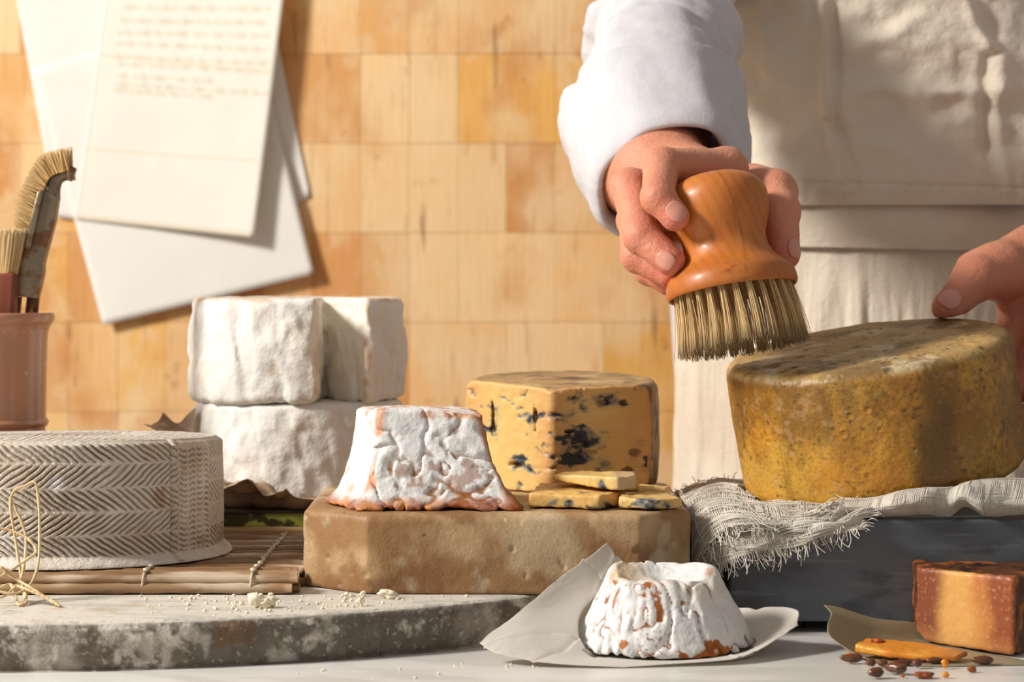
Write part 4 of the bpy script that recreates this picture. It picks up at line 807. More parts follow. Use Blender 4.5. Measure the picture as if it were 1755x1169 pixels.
for x0, x1 in (((27, 508), (20, 575)), ((57, 510), (50, 575))):
    V, Fc = tube([P(*x0, YB), P(*x1, YB)], .0022, 8, True, 1.8); build('prong', V, Fc, rust, sb)
base = cr(np.array([P(52, 425, YB), P(66, 368, YB), P(78, 325, YB), P(92, 302, YB), P(124, 292, YB)]), 100); tipl = cr(np.array([P(26, 405, YB), P(30, 350, YB), P(48, 305, YB), P(72, 268, YB), P(121, 252, YB)]), 100)
ra, ta = [], []
for i in range(1500):
    k = random.uniform(0, 98.9); j = int(k); y = random.uniform(-.0065, .0065); ra.append(base[j]+np.array([0, y, 0])); kk = min(99, max(0, int(k+random.gauss(0, 2)))); tp = tipl[kk]; ta.append(ra[-1]+(tp+np.array([0, y*1.2, 0])-ra[-1])*random.uniform(.82, 1.04))
V, Fc, c = bristle_mesh(ra, ta, None, .00030, .00022, 3, (240, 196, 126), (252, 220, 164)); build('bristles', V, Fc, brs, sb, col=c)
YC = 1.452
wb = thing('wooden_brush', 'short wooden handled brush with bristles up, leftmost in the crock', 'brush', P(5, 560, YC))
redw = mat('reddish_wood', lin(138, 74, 50), rough=.45, layers=[(50, (2, 2, .12), .45, .65, lin(104, 52, 36), .7)])
V, Fc = prism(roundpoly([(P(-22, 0, YC).x, YC-.005), (P(27, 0, YC).x, YC-.005), (P(27, 0, YC).x, YC+.009), (P(-22, 0, YC).x, YC+.009)], .003), P(0, 575, YC).z, P(0, 468, YC).z, .0022); V[:, 0] += (V[:, 2]-P(0, 520, YC).z)*.05; build('handle', V, Fc, redw, wb)
ra, ta = [], []
for i in range(900):
    a = random.uniform(0, 2*PI); q = math.sqrt(random.random())*.0072; r_ = np.array(P(8, 478, YC+.002))+np.array([q*math.cos(a), q*math.sin(a)*.7, 0]); ra.append(r_); ta.append(r_+np.array([q*math.cos(a)*.35+.0026+random.gauss(0, .0005), q*math.sin(a)*.4, .0285+random.uniform(-.003, .0015)]))
V, Fc, c = bristle_mesh(ra, ta, None, .0003, .00022, 3, (240, 202, 138), (250, 222, 170)); build('bristles', V, Fc, brs, wb, col=c)
# ================================================================ twine loops on the slab
tw = mat('raffia_twine', lin(222, 200, 160), rough=.7, layers=[(60, (1, 1, 1), .4, .65, lin(204, 166, 116), .7)], bumps=[(900, (1, 1, .3), .4, .0004)])
Yt = 1.222
def tl(pts, r=.00075): 
    a = cr(np.array([P(x, y, Yy) for x, y, Yy in pts]), 90); a[:, 2] = np.maximum(a[:, 2], MZ+.0009); return tube(a, r*(1+.15*np.sin(np.arange(90)*.7)), 6)
strands = [[(0, 972, 1.21), (22, 985, 1.222), (38, 1000, 1.222), (45, 1030, 1.205), (34, 1041, 1.20), (26, 1020, 1.21), (18, 1002, 1.22), (0, 1008, 1.215), (-30, 1020, 1.21)],
           [(44, 1032, 1.205), (38, 1000, 1.222), (28, 935, 1.228), (18, 868, 1.232), (24, 842, 1.232), (44, 832, 1.230), (60, 827, 1.228), (66, 856, 1.228), (68, 910, 1.226), (66, 962, 1.222), (56, 995, 1.215), (40, 1012, 1.208), (20, 1018, 1.204), (-8, 1012, 1.204)],
           [(16, 852, 1.233), (28, 875, 1.232), (42, 910, 1.230), (44, 945, 1.226), (38, 985, 1.222), (28, 1003, 1.216), (6, 1022, 1.204), (-20, 1026, 1.203)],
           [(-15, 906, 1.228), (14, 908, 1.230), (46, 922, 1.228), (61, 940, 1.226), (58, 950, 1.224), (30, 970, 1.220), (4, 986, 1.214), (-20, 996, 1.21)],
           [(-20, 965, 1.215), (20, 988, 1.215), (60, 1012, 1.206), (84, 1028, 1.200), (103, 1039, 1.196)],
           [(30, 1004, 1.214), (50, 1012, 1.206), (78, 1024, 1.201), (98, 1034, 1.198)]]
v, f = join(*[tl(s) for s in strands]); o = build('twine', v, f, tw); tag(o, 'loose loops of tan twine standing in front of the patterned wheel', 'twine')
# ================================================================ dry leaf under the stack
lf = mat('dry_leaf', lin(192, 164, 136), rough=.8, trans=.1, layers=[(60, (1, 1, 1), .45, .62, lin(134, 106, 82), .8), (30, (1, 1, 1), .55, .7, lin(186, 166, 144), .6)], bumps=[(140, (1, 1, 1), .5, .0015)])
n1_, n2_ = 220, 40; A = np.linspace(0, 2*PI, n1_, endpoint=False); Rr = np.linspace(0, 1, n2_); AA, RR = np.meshgrid(A, Rr, indexing='ij')
ext = .091+.012*np.sin(3*AA+1)+.008*np.sin(7*AA+2)+.020*np.exp(-((((AA-3.6)+PI) % (2*PI)-PI)/.35)**2)+.004*np.sin(23*AA)
x = SC[0]-.004+RR*ext*np.cos(AA); y = SC[1]-.004+RR*np.minimum(ext*1.0, .089)*np.sin(AA); q = np.column_stack([x.ravel(), y.ravel(), 0*x.ravel()])
lft = np.exp(-((((AA-3.95)+PI) % (2*PI)-PI)/.75)**2); out_ = ss(.0720, .082, RR*ext); zl = .0466+out_*(.0045+.0045*np.exp(-((((AA-4.4)+PI) % (2*PI)-PI)/.9)**2)+.006*fbm(q, 110, 4, 3).reshape(x.shape)+.0025*np.sin(AA*23+RR*4)*RR+lft*(.009+.008*fbm(q, 70, 3, 9).reshape(x.shape))); zl = np.maximum(zl, .0466)
G = np.stack([x, y, zl], 2); V = G.reshape(-1, 3); Fc = grid_faces(n1_, n2_, True, False); V2 = V-np.array([0, 0, .0004]); Fa = Fc.tolist()+(Fc[:, ::-1]+len(V)).tolist()
Fa += [[i*n2_+n2_-1, ((i+1) % n1_)*n2_+n2_-1, ((i+1) % n1_)*n2_+n2_-1+len(V), i*n2_+n2_-1+len(V)] for i in range(n1_)]
o = build('dry_leaf', np.vstack([V, V2]), Fa, lf, base=(SC[0], SC[1], .0462)); tag(o, 'crinkled dry brown leaf lying under the white cheese stack', 'leaf')
# its curled tip seen behind the patterned wheel
V, Fc = [], []
G = px_grid([[(246, 728, 1.49), (262, 735, 1.49), (300, 742, 1.49), (330, 745, 1.49)], [(258, 730, 1.495), (278, 722, 1.50), (300, 728, 1.50), (332, 725, 1.495)], [(275, 728, 1.50), (280, 708, 1.505), (305, 724, 1.505), (334, 700, 1.50)]])
G = patch(G, 30, 40); G[..., 1] += .003*np.sin(np.linspace(0, 9, 40))[None]; G[..., 2] += .0012*fbm(G.reshape(-1, 3), 200, 3, 3).reshape(30, 40)
# stalk down to the leaf so the tip is one with it
v1, f1 = sheet(G, .0005); st = cr(np.array([P(322, 742, 1.49), P(340, 800, 1.485), (SC[0]-.062, 1.485, .056), (SC[0]-.058, 1.49, .0475)]), 20); v2, f2 = tube(st, .0012, 6); V, Fc = join((v1, f1), (v2, f2)); build('leaf_tip', V, Fc, lf, o)
# ================================================================ crumbs
crm = mat('cream_crumb', lin(240, 228, 200), rough=.8, bumps=[(400, (1, 1, 1), .4, .0006)])
cr_l = [(440, 1030, 26, 24, 'larger of the two cream cheese chunks lying together on the slab'), (461, 1033, 26, 18, 'smaller cream chunk touching the larger one on the slab'), (618, 1032, 12, 14, 'single cream crumb standing alone below the block'), (665, 1019, 30, 14, 'flat cream crumb against the front of the block'), (622, 1018, 10, 9, 'tiny cream crumb left of the flat crumb at the block'), (594, 1018, 8, 6, 'tiny cream crumb nearest the left corner of the block'), (464, 1016, 10, 6, 'tiny cream crumb right below the end of the bamboo mat')]
for i, (px, py, wx_, hp, lb) in enumerate(cr_l):
    Y = (CZ-MZ)*F/(py+hp/2-HY); Y = min(Y, 1.240) if i in (3, 4, 5, 6) else Y; r = wx_/2/F*Y; V, Fc = lumpmesh((X(px, Y), Y, MZ-.0002), r, 60+i, (1, .8, hp/wx_), .7, 14); o = build('cheese_crumb', V, Fc, crm); tag(o, lb, 'cheese crumb', 'cream cheese crumbs on the marble slab')
pr = []
for i in range(260):
    px = random.choice([random.gauss(440, 60), random.gauss(600, 50), random.uniform(200, 860)]); py = random.uniform(1012, 1055); Y = (CZ-MZ)*F/(py-HY); xx = X(px, Y)
    if Y > 1.24 or (xx+.25)**2+(Y-1.532)**2 > .378**2: continue
    r = random.uniform(.0003, .0010); v, f = lumpmesh((xx, Y, MZ-.0001), r, i, (1, 1, .7), .5, 5); pr.append((v, f))
for i in range(50):
    px = random.choice([random.uniform(380, 950), random.gauss(1560, 70)]); py = random.uniform(1138, 1165); Y = CZ*F/(py-HY); xx = X(px, Y)
    if (xx+.25)**2+(Y-1.532)**2 < .395**2 or 1000 < px < 1300 or px > 1400: continue
    v, f = lumpmesh((xx, Y, -.0001), random.uniform(.0003, .0008), i, (1, 1, .7), .5, 5); pr.append((v, f))
v, f = join(*pr); o = build('crumb_dust', v, f, crm, base=(0, 1.2, 0)); tag(o, 'fine scattered cream crumbs and dust on the marble surfaces', 'crumbs', kind='stuff')
# ================================================================ scrubbing brush
AX = np.array([-.150, .17, 1.0]); AX /= np.linalg.norm(AX); B0 = np.array(P(1256, 503, 1.322))      # flange bottom centre
bx_ = np.array([1., 0, 0])-AX*AX[0]; bx_ -= np.array([0, 0, .0]); bx_ /= np.linalg.norm(bx_); by_ = np.cross(AX, bx_)
def BL(l): l = np.atleast_2d(l); return B0+l[:, :1]*bx_+l[:, 1:2]*by_+l[:, 2:]*AX
hb = thing('scrubbing_brush', 'round honey wood handled brush with pale bristles held against the yellow wheel', 'brush', P(1270, 600, 1.32))
bprof = cr(np.array([(0, .004), (.022, .004), (.0325, .0035), (.0340, .0008), (.0350, .0006), (.0358, .003), (.0352, .0075), (.0335, .011), (.0300, .0145), (.0262, .018), (.0238, .0225), (.0228, .027), (.0232, .0315), (.0250, .037), (.0268, .043), (.0275, .049), (.0268, .055), (.0240, .060), (.0185, .0640), (.011, .0662), (0, .0668)]), 130); bprof[:, 0] = np.maximum(bprof[:, 0], 0)
V, Fc = lathe(bprof, 128); Lc = V.copy(); V = BL(V)
c = np.tile(lin(192, 112, 46), (len(V), 1)); g_ = np.sin((Lc[:, 0]*1.0+.35*Lc[:, 2]+.0015*fbm(Lc, 60, 3, 2))*1150); c = mixc(c, lin(166, 88, 34), ss(-.2, 1, g_)*.4); c = mixc(c, lin(212, 138, 66), ss(0, .5, fbm(Lc*np.array([1, 1, .4]), 40, 3, 3))*.6)
c = mixc(c, lin(150, 66, 22), ss(.30, .42, fbm(Lc, 260, 3, 7))*ss(.004, .007, Lc[:, 2])*ss(.015, .011, Lc[:, 2])*ss(-.014, -.004, Lc[:, 0])*ss(.012, .002, Lc[:, 0])); c = mixc(c, lin(140, 74, 30), ss(.0010, .0002, np.abs(Lc[:, 0]-.0035-.004*np.sin(Lc[:, 2]*60)))*.55)
c = mixc(c, lin(176, 98, 44), ss(.018, .010, Lc[:, 2])*.45)
hw = mat('honey_turned_wood', attr=True, rough=.42, spec=.4, coat=.08, layers=[(120, (2.5, 2.5, .25), .5, .68, lin(176, 100, 42), .35)], bumps=[(260, (1, 1, .4), .12, .0006)])
build('handle', V, Fc, hw, hb, col=c)
BLn = .0345
def contact(z): return z
k = 0
for ring, (rad, nt) in enumerate(((.0305, 27), (.0245, 21), (.0175, 14), (.0095, 8), (.0, 1))):
    for i in range(nt):
        a = 2*PI*(i+.5*ring)/nt; ra, ta = [], []
        for q in range(24 if ring < 2 else 16):
            b = random.uniform(0, 2*PI); e = math.sqrt(random.random()); rt = BL([rad*math.cos(a)+.0013*e*math.cos(b), rad*math.sin(a)+.0013*e*math.sin(b), .0042])[0]
            sp = 1.10; ln_ = BLn+random.uniform(-.0012, .0008); tp = BL([rad*sp*math.cos(a)+.0030*e*math.cos(b)+.0015*random.gauss(0, 1)*.5+.0012, rad*sp*math.sin(a)+.0030*e*math.sin(b), -ln_+.0042])[0]
            # bristles stop on the top face of the wheel
            hgt = (tp-WT)@WA
            inside = np.linalg.norm((tp-WT)-hgt*WA) < WR
            if inside and hgt < .0008: tp = tp+WA*(.0008-hgt)+np.array([.0005, 0, 0])
            ra.append(rt); ta.append(tp)
        V, Fc, c = bristle_mesh(ra, ta, lambda a_, b_, t: np.array([.0008, 0, 0])*np.sin(t*PI), .00031, .00018, 4, (255, 218, 156), (255, 222, 164), dirt=.7)
        build('bristle_tuft', V, Fc, brs, hb, col=c); k += 1
# ================================================================ the person
pe = thing('person', 'person in white rolled sleeves and canvas apron scrubbing the yellow cheese with a round brush', 'person', (.285, 1.82, -.9))
skin = mat('skin', attr=True, rough=.48, spec=.4, sss=.28, sssr=(.006, .0025, .0012), layers=[(160, (1, 1, 1), .5, .8, lin(206, 128, 98), .35), (30, (1, 1, 1), .5, .75, lin(222, 136, 116), .35)], bumps=[(420, (1, 1, 1), .5, .0012), (1200, (1, 1, 1), .4, .0006)])
nailm = mat('fingernail', lin(216, 146, 126), rough=.32, spec=.5, coat=.3, sss=.15, sssr=(.003, .002, .001))
fingersR = {
 'index': ([(1244, 290, 1.366), (1134, 284, 1.337), (1128, 338, 1.312), (1157, 371, 1.3075)], [.0118, .0098, .0089, .0080]),
 'middle': ([(1205, 318, 1.378), (1080, 322, 1.352), (1099, 404, 1.324), (1149, 447, 1.314)], [.0120, .0104, .0095, .0082]),
 'ring': ([(1180, 350, 1.390), (1088, 378, 1.370), (1094, 438, 1.343), (1147, 470, 1.333)], [.0115, .0095, .0090, .0077]),
 'little': ([(1170, 378, 1.398), (1106, 420, 1.383), (1112, 462, 1.363), (1146, 486, 1.352)], [.0105, .0086, .0080, .0068]),
 'thumb': ([(1290, 325, 1.395), (1326, 330, 1.370), (1336, 362, 1.350), (1344, 436, 1.340)], [.0150, .0125, .0108, .0088])}
WR_ = (1128, 292, 1.435)
def chain(p, pts, rad, k=.003):
    d = None
    for i in range(len(pts)-1):
        e = cone(p, P(*pts[i]), P(*pts[i+1]), rad[i], rad[i+1]); d = e if d is None else smin(d, e, k)
    for i in range(1, len(pts)-1):     # knuckle swelling
        e = np.linalg.norm(p-np.array(P(*pts[i])), axis=1)-rad[i]*1.07; d = smin(d, e, .002)
    return d
def handR(p):
    fs = [chain(p, *fingersR[k]) for k in ('index', 'middle', 'ring', 'little')]
    d = smin(fs[0], fs[1], .0004); d2 = smin(fs[2], fs[3], .0006); d = smin(d, d2, .0006)
    palm = cone(p, P(*WR_), P(1225, 300, 1.385), .0245, .0125); palm = smin(palm, cone(p, P(*WR_), P(1190, 345, 1.395), .0245, .0125), .008); palm = smin(palm, cone(p, P(*WR_), P(1165, 385, 1.402), .023, .010), .008)
    palm = smin(palm, cone(p, P(1140, 320, 1.43), P(1290, 330, 1.40), .022, .013), .008)
    palm = smin(palm, cone(p, P(1244, 290, 1.366), P(1180, 350, 1.390), .0115, .011), .005); palm = smin(palm, cone(p, P(1195, 350, 1.392), P(1205, 440, 1.378), .016, .010), .006)
    d = smin(d, palm, .005); d = smin(d, chain(p, *fingersR['thumb']), .004)
    arm = cone(p, P(*WR_), P(1122, 225, 1.53), .0275, .034); arm = smin(arm, cone(p, P(1122, 225, 1.53), P(1126, 60, 1.64), .032, .033), .01)
    arm = smin(arm, cone(p, P(1098, 302, 1.45), P(1100, 230, 1.52), .026, .032), .01)
    d = smin(d, arm, .010)
    # keep clear of the wooden handle
    q = p-B0; h = q@AX; r = np.linalg.norm(q-h[:, None]*AX, axis=1); rr = np.interp(h, bprof[30:, 1], bprof[30:, 0], left=.036, right=0)
    hd = np.where((h > -.002) & (h < .069), (r-rr)*.9, np.sqrt(np.maximum(h-.0668, 0)**2+r**2)); return smax(d, -(hd-.0003), .0008)
def crease(p, sets):
    o_ = np.zeros(len(p))
    for pts, rad in sets:
        for i in range(1, len(pts)-1):
            a, b = np.array(P(*pts[i-1])), np.array(P(*pts[i+1])); ax = (b-a)/np.linalg.norm(b-a); c0 = np.array(P(*pts[i])); q = p-c0; near = np.exp(-(np.linalg.norm(q, axis=1)/(rad[i]*1.5))**4); s = q@ax
            o_ -= near*.00035*np.exp(-((s/.0006)**2)); o_ -= near*.00025*np.exp(-(((s-.0022)/.0006)**2)); o_ -= near*.00025*np.exp(-(((s+.0024)/.0007)**2))
    return o_
def skin_disp(sets): return lambda p: .0004*fbm(p, 110, 3, 3)+.00012*fbm(p, 500, 2, 4)+crease(p, sets)
sR = list(fingersR.values())
VR, QR = iso(handR, (.040, 1.285, .155), (.165, 1.56, .285), .0012, skin_disp(sR), .004)
fingersL = {'thumb': ([(1714, 462, 1.428), (1672, 478, 1.412), (1624, 527, 1.397)], [.0165, .0125, .0092]),
            'index': ([(1745, 470, 1.445), (1742, 560, 1.440), (1712, 615, 1.428), (1672, 645, 1.418)], [.0140, .0105, .0092, .0078]),
            'middle': ([(1775, 500, 1.445), (1776, 600, 1.438), (1755, 655, 1.425), (1710, 690, 1.409)], [.0140, .0108, .0095, .0080]),
            'ring': ([(1805, 530, 1.430), (1818, 620, 1.420), (1795, 690, 1.408), (1752, 725, 1.391)], [.0130, .0103, .0090, .0078]),
            'little': ([(1825, 560, 1.415), (1845, 640, 1.400), (1825, 705, 1.392), (1776, 742, 1.380)], [.0120, .0090, .0080, .0068])}
def handL(p):
    fs = [chain(p, *fingersL[k]) for k in ('index', 'middle', 'ring', 'little')]; d = smin(smin(fs[0], fs[1], .0005), smin(fs[2], fs[3], .0005), .0005)
    W_ = (1850, 430, 1.475); palm = cone(p, P(*W_), P(1745, 470, 1.445), .027, .0165)
    for a, r in (((1775, 500, 1.445), .015), ((1805, 530, 1.430), .0145), ((1825, 560, 1.415), .013)): palm = smin(palm, cone(p, P(*W_), P(*a), .026, r), .009)
    palm = smin(palm, cone(p, P(1800, 425, 1.455), P(1705, 468, 1.432), .020, .0155), .009); d = smin(d, palm, .005); d = smin(d, chain(p, *fingersL['thumb'], .004), .006)
    d = smin(d, cone(p, P(1668, 462, 1.430), P(1770, 480, 1.452), .0105, .018), .006)
    arm = cone(p, P(*W_), P(1960, 250, 1.62), .0265, .033); d = smin(d, arm, .012)
    q = p-WT; h = q@WA; r = np.linalg.norm(q-h[:, None]*WA, axis=1); wd_ = np.maximum(r-WR, np.abs(h+WH/2)-WH/2); return smax(d, -(wd_-.0019), .001)
sL = list(fingersL.values())
VL, QL = iso(handL, (.225, 1.345, .078), (.475, 1.66, .300), .0014, skin_disp(sL), .004)
# torso, upper arms, legs: one coarse skin joined to the hands inside the clothes
def torso(p):
    q = (p-np.array([.285, 1.84, 0]))/np.array([1.0, .66, 1.0]); d = (np.linalg.norm(q[:, :2], axis=1)-(.132+.018*np.cos((p[:, 2]-.18)*8)))*.8; d = smax(d, p[:, 2]-.60, .05); d = smax(d, -.05-p[:, 2], .03)
    d = smin(d, cone(p, (.17, 1.84, .56), (.40, 1.84, .56), .04, .04), .05); d = smin(d, cone(p, (.285, 1.85, .58), (.285, 1.84, .68), .055, .050), .03)
    d = smin(d, cone(p, (.15, 1.84, .55), P(1130, 40, 1.66), .036, .032), .02); d = smin(d, cone(p, (.43, 1.84, .55), (.50, 1.74, .31), .038, .034), .02); d = smin(d, cone(p, (.50, 1.74, .31), P(1960, 250, 1.62), .034, .033), .01)
    for sx in (-1, 1):
        d = smin(d, cone(p, (.285+sx*.075, 1.84, .0), (.285+sx*.085, 1.83, -.42), .078, .052), .03); d = smin(d, cone(p, (.285+sx*.085, 1.83, -.42), (.285+sx*.09, 1.85, -.85), .050, .036), .02); d = smin(d, cone(p, (.285+sx*.09, 1.86, -.865), (.285+sx*.10, 1.74, -.875), .034, .026), .02)
    return d
VT, QT = iso(torso, (.02, 1.55, -.905), (.56, 1.97, .74), .012)
Fall = np.vstack([QR, QL+len(VR), QT+len(VR)+len(VL)]); Vall = np.vstack([VR, VL, VT])
c = np.tile(lin(214, 146, 116), (len(Vall), 1)); tips = [P(*v[0][-1]) for v in list(fingersR.values())+list(fingersL.values())]; kn = [P(*q) for v in list(fingersR.values())+[fingersL['thumb']] for q in v[0][1:-1]]
for t in tips: c = mixc(c, lin(214, 120, 100), np.exp(-(np.linalg.norm(Vall-np.array(t), axis=1)/.014)**2)*.8)
for t in kn: c = mixc(c, lin(206, 122, 100), np.exp(-(np.linalg.norm(Vall-np.array(t), axis=1)/.010)**2)*.6)
armm = ss(1.40, 1.47, Vall[:, 1])*(Vall[:, 0] < .17); c = mixc(c, lin(204, 136, 98), armm*.7); armL = (Vall[:, 0] > .23)*1.0; c = mixc(c, lin(192, 122, 94), armL*.6)
mole = np.zeros(len(Vall)); body = build('body', Vall, Fall, skin, pe, col=c)
def nail(tip, prev, out, w_, l_, along=.55):
    """nail plate: tip centre, previous joint, outward direction, width, length"""
    t = np.array(P(*tip[0])); r = tip[1]; a = t-np.array(P(*prev)); a /= np.linalg.norm(a); n = np.array(out, float); n -= a*(n@a); n /= np.linalg.norm(n); s = np.cross(a, n)
    nu, nv = 13, 15; G = np.zeros((nu, nv, 3))
    for i, u in enumerate(np.linspace(-1, 1, nu)):
        for j, v in enumerate(np.linspace(-1, 1, nv)):
            hw_ = w_/2*(1-.12*(v < 0)*v*v)*math.sqrt(max(0, 1-(abs(v)**3.2)*.92)); x = u*hw_; ang = x/(r*.98); y = along*r+v*l_/2
            rr = r*1.0+.0002; drop = 0 if y < 0 else rr-math.sqrt(max(1e-9, rr*rr-y*y*.75)); G[i, j] = t+s*math.sin(ang)*(rr-drop*.5)+n*(math.cos(ang)*rr-drop+.0002)+a*y
    V, Fc = sheet(G, .0005); build('fingernail', V, Fc, nailm, body)
nail((fingersR['index'][0][-1], .0080), fingersR['index'][0][-2], (.15, -1, .25), .0105, .0112, .05)
nail((fingersR['middle'][0][-1], .0082), fingersR['middle'][0][-2], (-.1, -1, -.25), .0105, .0105, .1)
nail((fingersR['thumb'][0][-1], .0088), fingersR['thumb'][0][-2], (.62, -.8, .05), .0095, .0110, -.05)
nail((fingersL['thumb'][0][-1], .0092), fingersL['thumb'][0][-2], (-.25, -1, .35), .0125, .0125, .05)
# ---- sleeve with rolled cuff
linen = mat('white_linen', lin(222, 221, 225), rough=.9, spec=.15, sheen=.0, trans=.18, layers=[(10, (1, 1, 1), .5, .7, lin(232, 226, 228), .4), (130, (1, 1, .03), .48, .6, lin(216, 200, 204), .2)], bumps=[(1100, (1, .3, .3), .25, .0005), (1100, (.3, 1, 1), .25, .0005), (60, (1, 1, 1.5), .3, .0025)])
def ringtube(cs, n=160, wr=.003, seed=0):
    """cs: list of (centre, axis, rx, ry, xdir) rings"""
    out = []; th = np.arange(n)/n*2*PI
    for (c_, ax, rx_, ry_, roll) in cs:
        ax = np.array(ax, float); ax /= np.linalg.norm(ax); x = np.cross([0, 1, .0], ax); x = np.array([1., 0, 0])-ax*ax[0]; x /= np.linalg.norm(x); y = np.cross(ax, x); out.append(np.array(c_)+rx_*np.cos(th)[:, None]*x+ry_*np.sin(th)[:, None]*y)
    return np.array(out)
cen = cr(np.array([(*P(1165, -420, 1.80), .052, .056), (*P(1140, -150, 1.74), .050, .052), (*P(1134, 0, 1.665), .0435, .048), (*P(1134, 90, 1.60), .0455, .049), (*P(1128, 165, 1.535), .0490, .050), (*P(1130, 232, 1.490), .0500, .049), (*P(1150, 312, 1.442), .0440, .042)]), 110)
axs = np.gradient(cen[:, :3], axis=0)
G = ringtube([(c_[:3], a, c_[3], c_[4], 0) for c_, a in zip(cen, axs)], 220)
dv = G-cen[:, None, :3]; dn = dv/np.linalg.norm(dv, axis=2)[..., None]; q = G.reshape(-1, 3); t_ = np.linspace(0, 1, 110)[:, None]*np.ones((1, 220))
wrk = (.011*fbm(q*np.array([1, 1, 1.6])+.4*q[:, [2, 1, 0]], 15, 2, 3)++.0026*fbm(q*np.array([1, 1, 1.8])+.3*q[:, [2, 0, 1]], 48, 3, 8)).reshape(t_.shape)
aa_ = np.arange(220)[None]/220*2*PI
for t0, k0, a0, w0, m0 in ((.42, .07, .4, .016, .0055), (.50, .10, 1.2, .014, .0045), (.58, .06, 3.4, .014, .0050), (.66, .12, .2, .016, .0055), (.74, .07, 2.3, .012, .0045), (.82, .09, 4.4, .012, .0040), (.34, .12, 2.8, .018, .0045), (.25, .2, .9, .02, .0035)):
    dd_ = (t_-(t0+k0*np.sin(aa_-a0)+.012*fbm(np.column_stack([np.cos(aa_).ravel()*2, np.sin(aa_).ravel()*2, np.full(220, t0*9)]), 1, 2, 5)[None])); en_ = .55+.45*np.sin(aa_*1.0-a0*2.3); m0 = m0*1.5; wrk = wrk-m0*np.exp(-(dd_/w0)**2)*en_+m0*.7*np.exp(-((dd_-w0*1.8)/(w0*1.2))**2)*en_
G = G+dn*(wrk*1.0)[..., None]
# opening edge then folded back cuff
V, Fc = sheet(G[:104].copy(), .0008)
def closed_sheet(G, th):
    N = np.cross(np.gradient(G, axis=0), np.roll(G, -1, 1)-np.roll(G, 1, 1)); N /= np.linalg.norm(N, axis=2)[..., None]; nu, nv = G.shape[:2]; A = (G+N*th/2).reshape(-1, 3); B = (G-N*th/2).reshape(-1, 3); f = grid_faces(nu, nv, False, True); m = nu*nv; Fc = f.tolist()+(f[:, ::-1]+m).tolist()
    for i in (0, nu-1):
        for j in range(nv): a, b = i*nv+j, i*nv+(j+1) % nv; Fc.append([a, b, b+m, a+m])
    return np.vstack([A, B]), Fc
shirt = build('shirt_sleeve', *closed_sheet(G[:104], .0008), linen, pe)
cu = []
for s in np.linspace(0, 1, 40):          # profile of the roll: from inside, round the lip, back over the sleeve
    if s < .3: k = s/.3; i = 97+k*12; off = -.0040+.001*k
    elif s < .55: k = (s-.3)/.25; i = 109+2.2*math.sin(k*PI); off = -.003+.0085*k
    else: k = (s-.55)/.45; i = 109-k*40; off = .0055+.0012*math.sin(k*PI)-.0028*k*k
    cu.append((i, off))
GC = []
base_c = ringtube([(c_[:3], a, c_[3], c_[4], 0) for c_, a in zip(cen, axs)], 220)
for i, off in cu:
    k = min(int(i), 108); f = i-k; ring = base_c[k]*(1-f)+base_c[k+1]*f; ce = cen[k, :3]*(1-f)+cen[k+1, :3]*f; wv = G[k]-base_c[k]; d = ring-ce; d /= np.linalg.norm(d, axis=1)[:, None]; th = np.arange(220)/220*2*PI
    GC.append(ring+d*(off+.0016*np.sin(th*3+k*.04)+.0010*np.sin(th*7+1+k*.05))[:, None]+wv*.55)
GC = np.array(GC); build('cuff', *closed_sheet(GC, .0010), linen, shirt)
# left sleeve mostly outside the frame and the shirt body
cen2 = cr(np.array([(.44, 1.84, .57, .056), (.48, 1.79, .42, .054), (.505, 1.74, .31, .054), (*P(1955, 230, 1.625), .052)]), 50); G2 = ringtube([(c_[:3], a, c_[3], c_[3], 0) for c_, a in zip(cen2, np.gradient(cen2[:, :3], axis=0))], 90); build('shirt_sleeve', *closed_sheet(G2, .001), linen, pe)
th = np.arange(140)/140*2*PI; zz = np.linspace(-.05, .62, 50); G3 = np.stack([np.column_stack([.285+(.146+.02*np.cos((z-.2)*7))*(1-.45*ss(.56, .62, z))*np.cos(th), 1.84+(.100+.012*np.cos((z-.2)*7))*(1-.4*ss(.56, .62, z))*np.sin(th), 0*th+z]) for z in zz]); build('shirt_body', *closed_sheet(G3, .0015), linen, pe)
# ---- apron
canvas = mat('natural_canvas', lin(229, 217, 199), rough=.92, spec=.12, sheen=.15, layers=[(14, (1, 1, .5), .5, .75, lin(206, 190, 166), .5), (6, (1, 1, 1), .55, .7, lin(196, 176, 150), .35)], bumps=[(1000, (1, 1, .25), .6, .0009), (1000, (.25, .25, 1), .6, .0009), (55, (1, 1, 1), .35, .004)])
AC = (.288, 1.825)
def apron_surface(z, a, rx_, ry_): return np.array([AC[0]+rx_*np.sin(a), AC[1]-ry_*np.cos(a), z])
def apron_sheet(z0, z1, nz, offf, na=360, a0=-1.62, a1=1.62, rxf=lambda z: .166, ryf=lambda z: .140):
    A, Z = np.meshgrid(np.linspace(a0, a1, na), np.linspace(z0, z1, nz), indexing='ij'); o_ = offf(A, Z); return np.stack([AC[0]+(rxf(Z)+o_)*np.sin(A), AC[1]-(ryf(Z)+o_)*np.cos(A), Z], 2)
def q3(A, Z): return np.column_stack([(A*.155).ravel(), np.zeros(A.size), Z.ravel()])
def px2a(px, Y=1.69): return math.asin(max(-1, min(1, (X(px, Y)-AC[0])/.166)))
def z_at(py, Y=1.69): return CZ-(py-HY)/F*Y
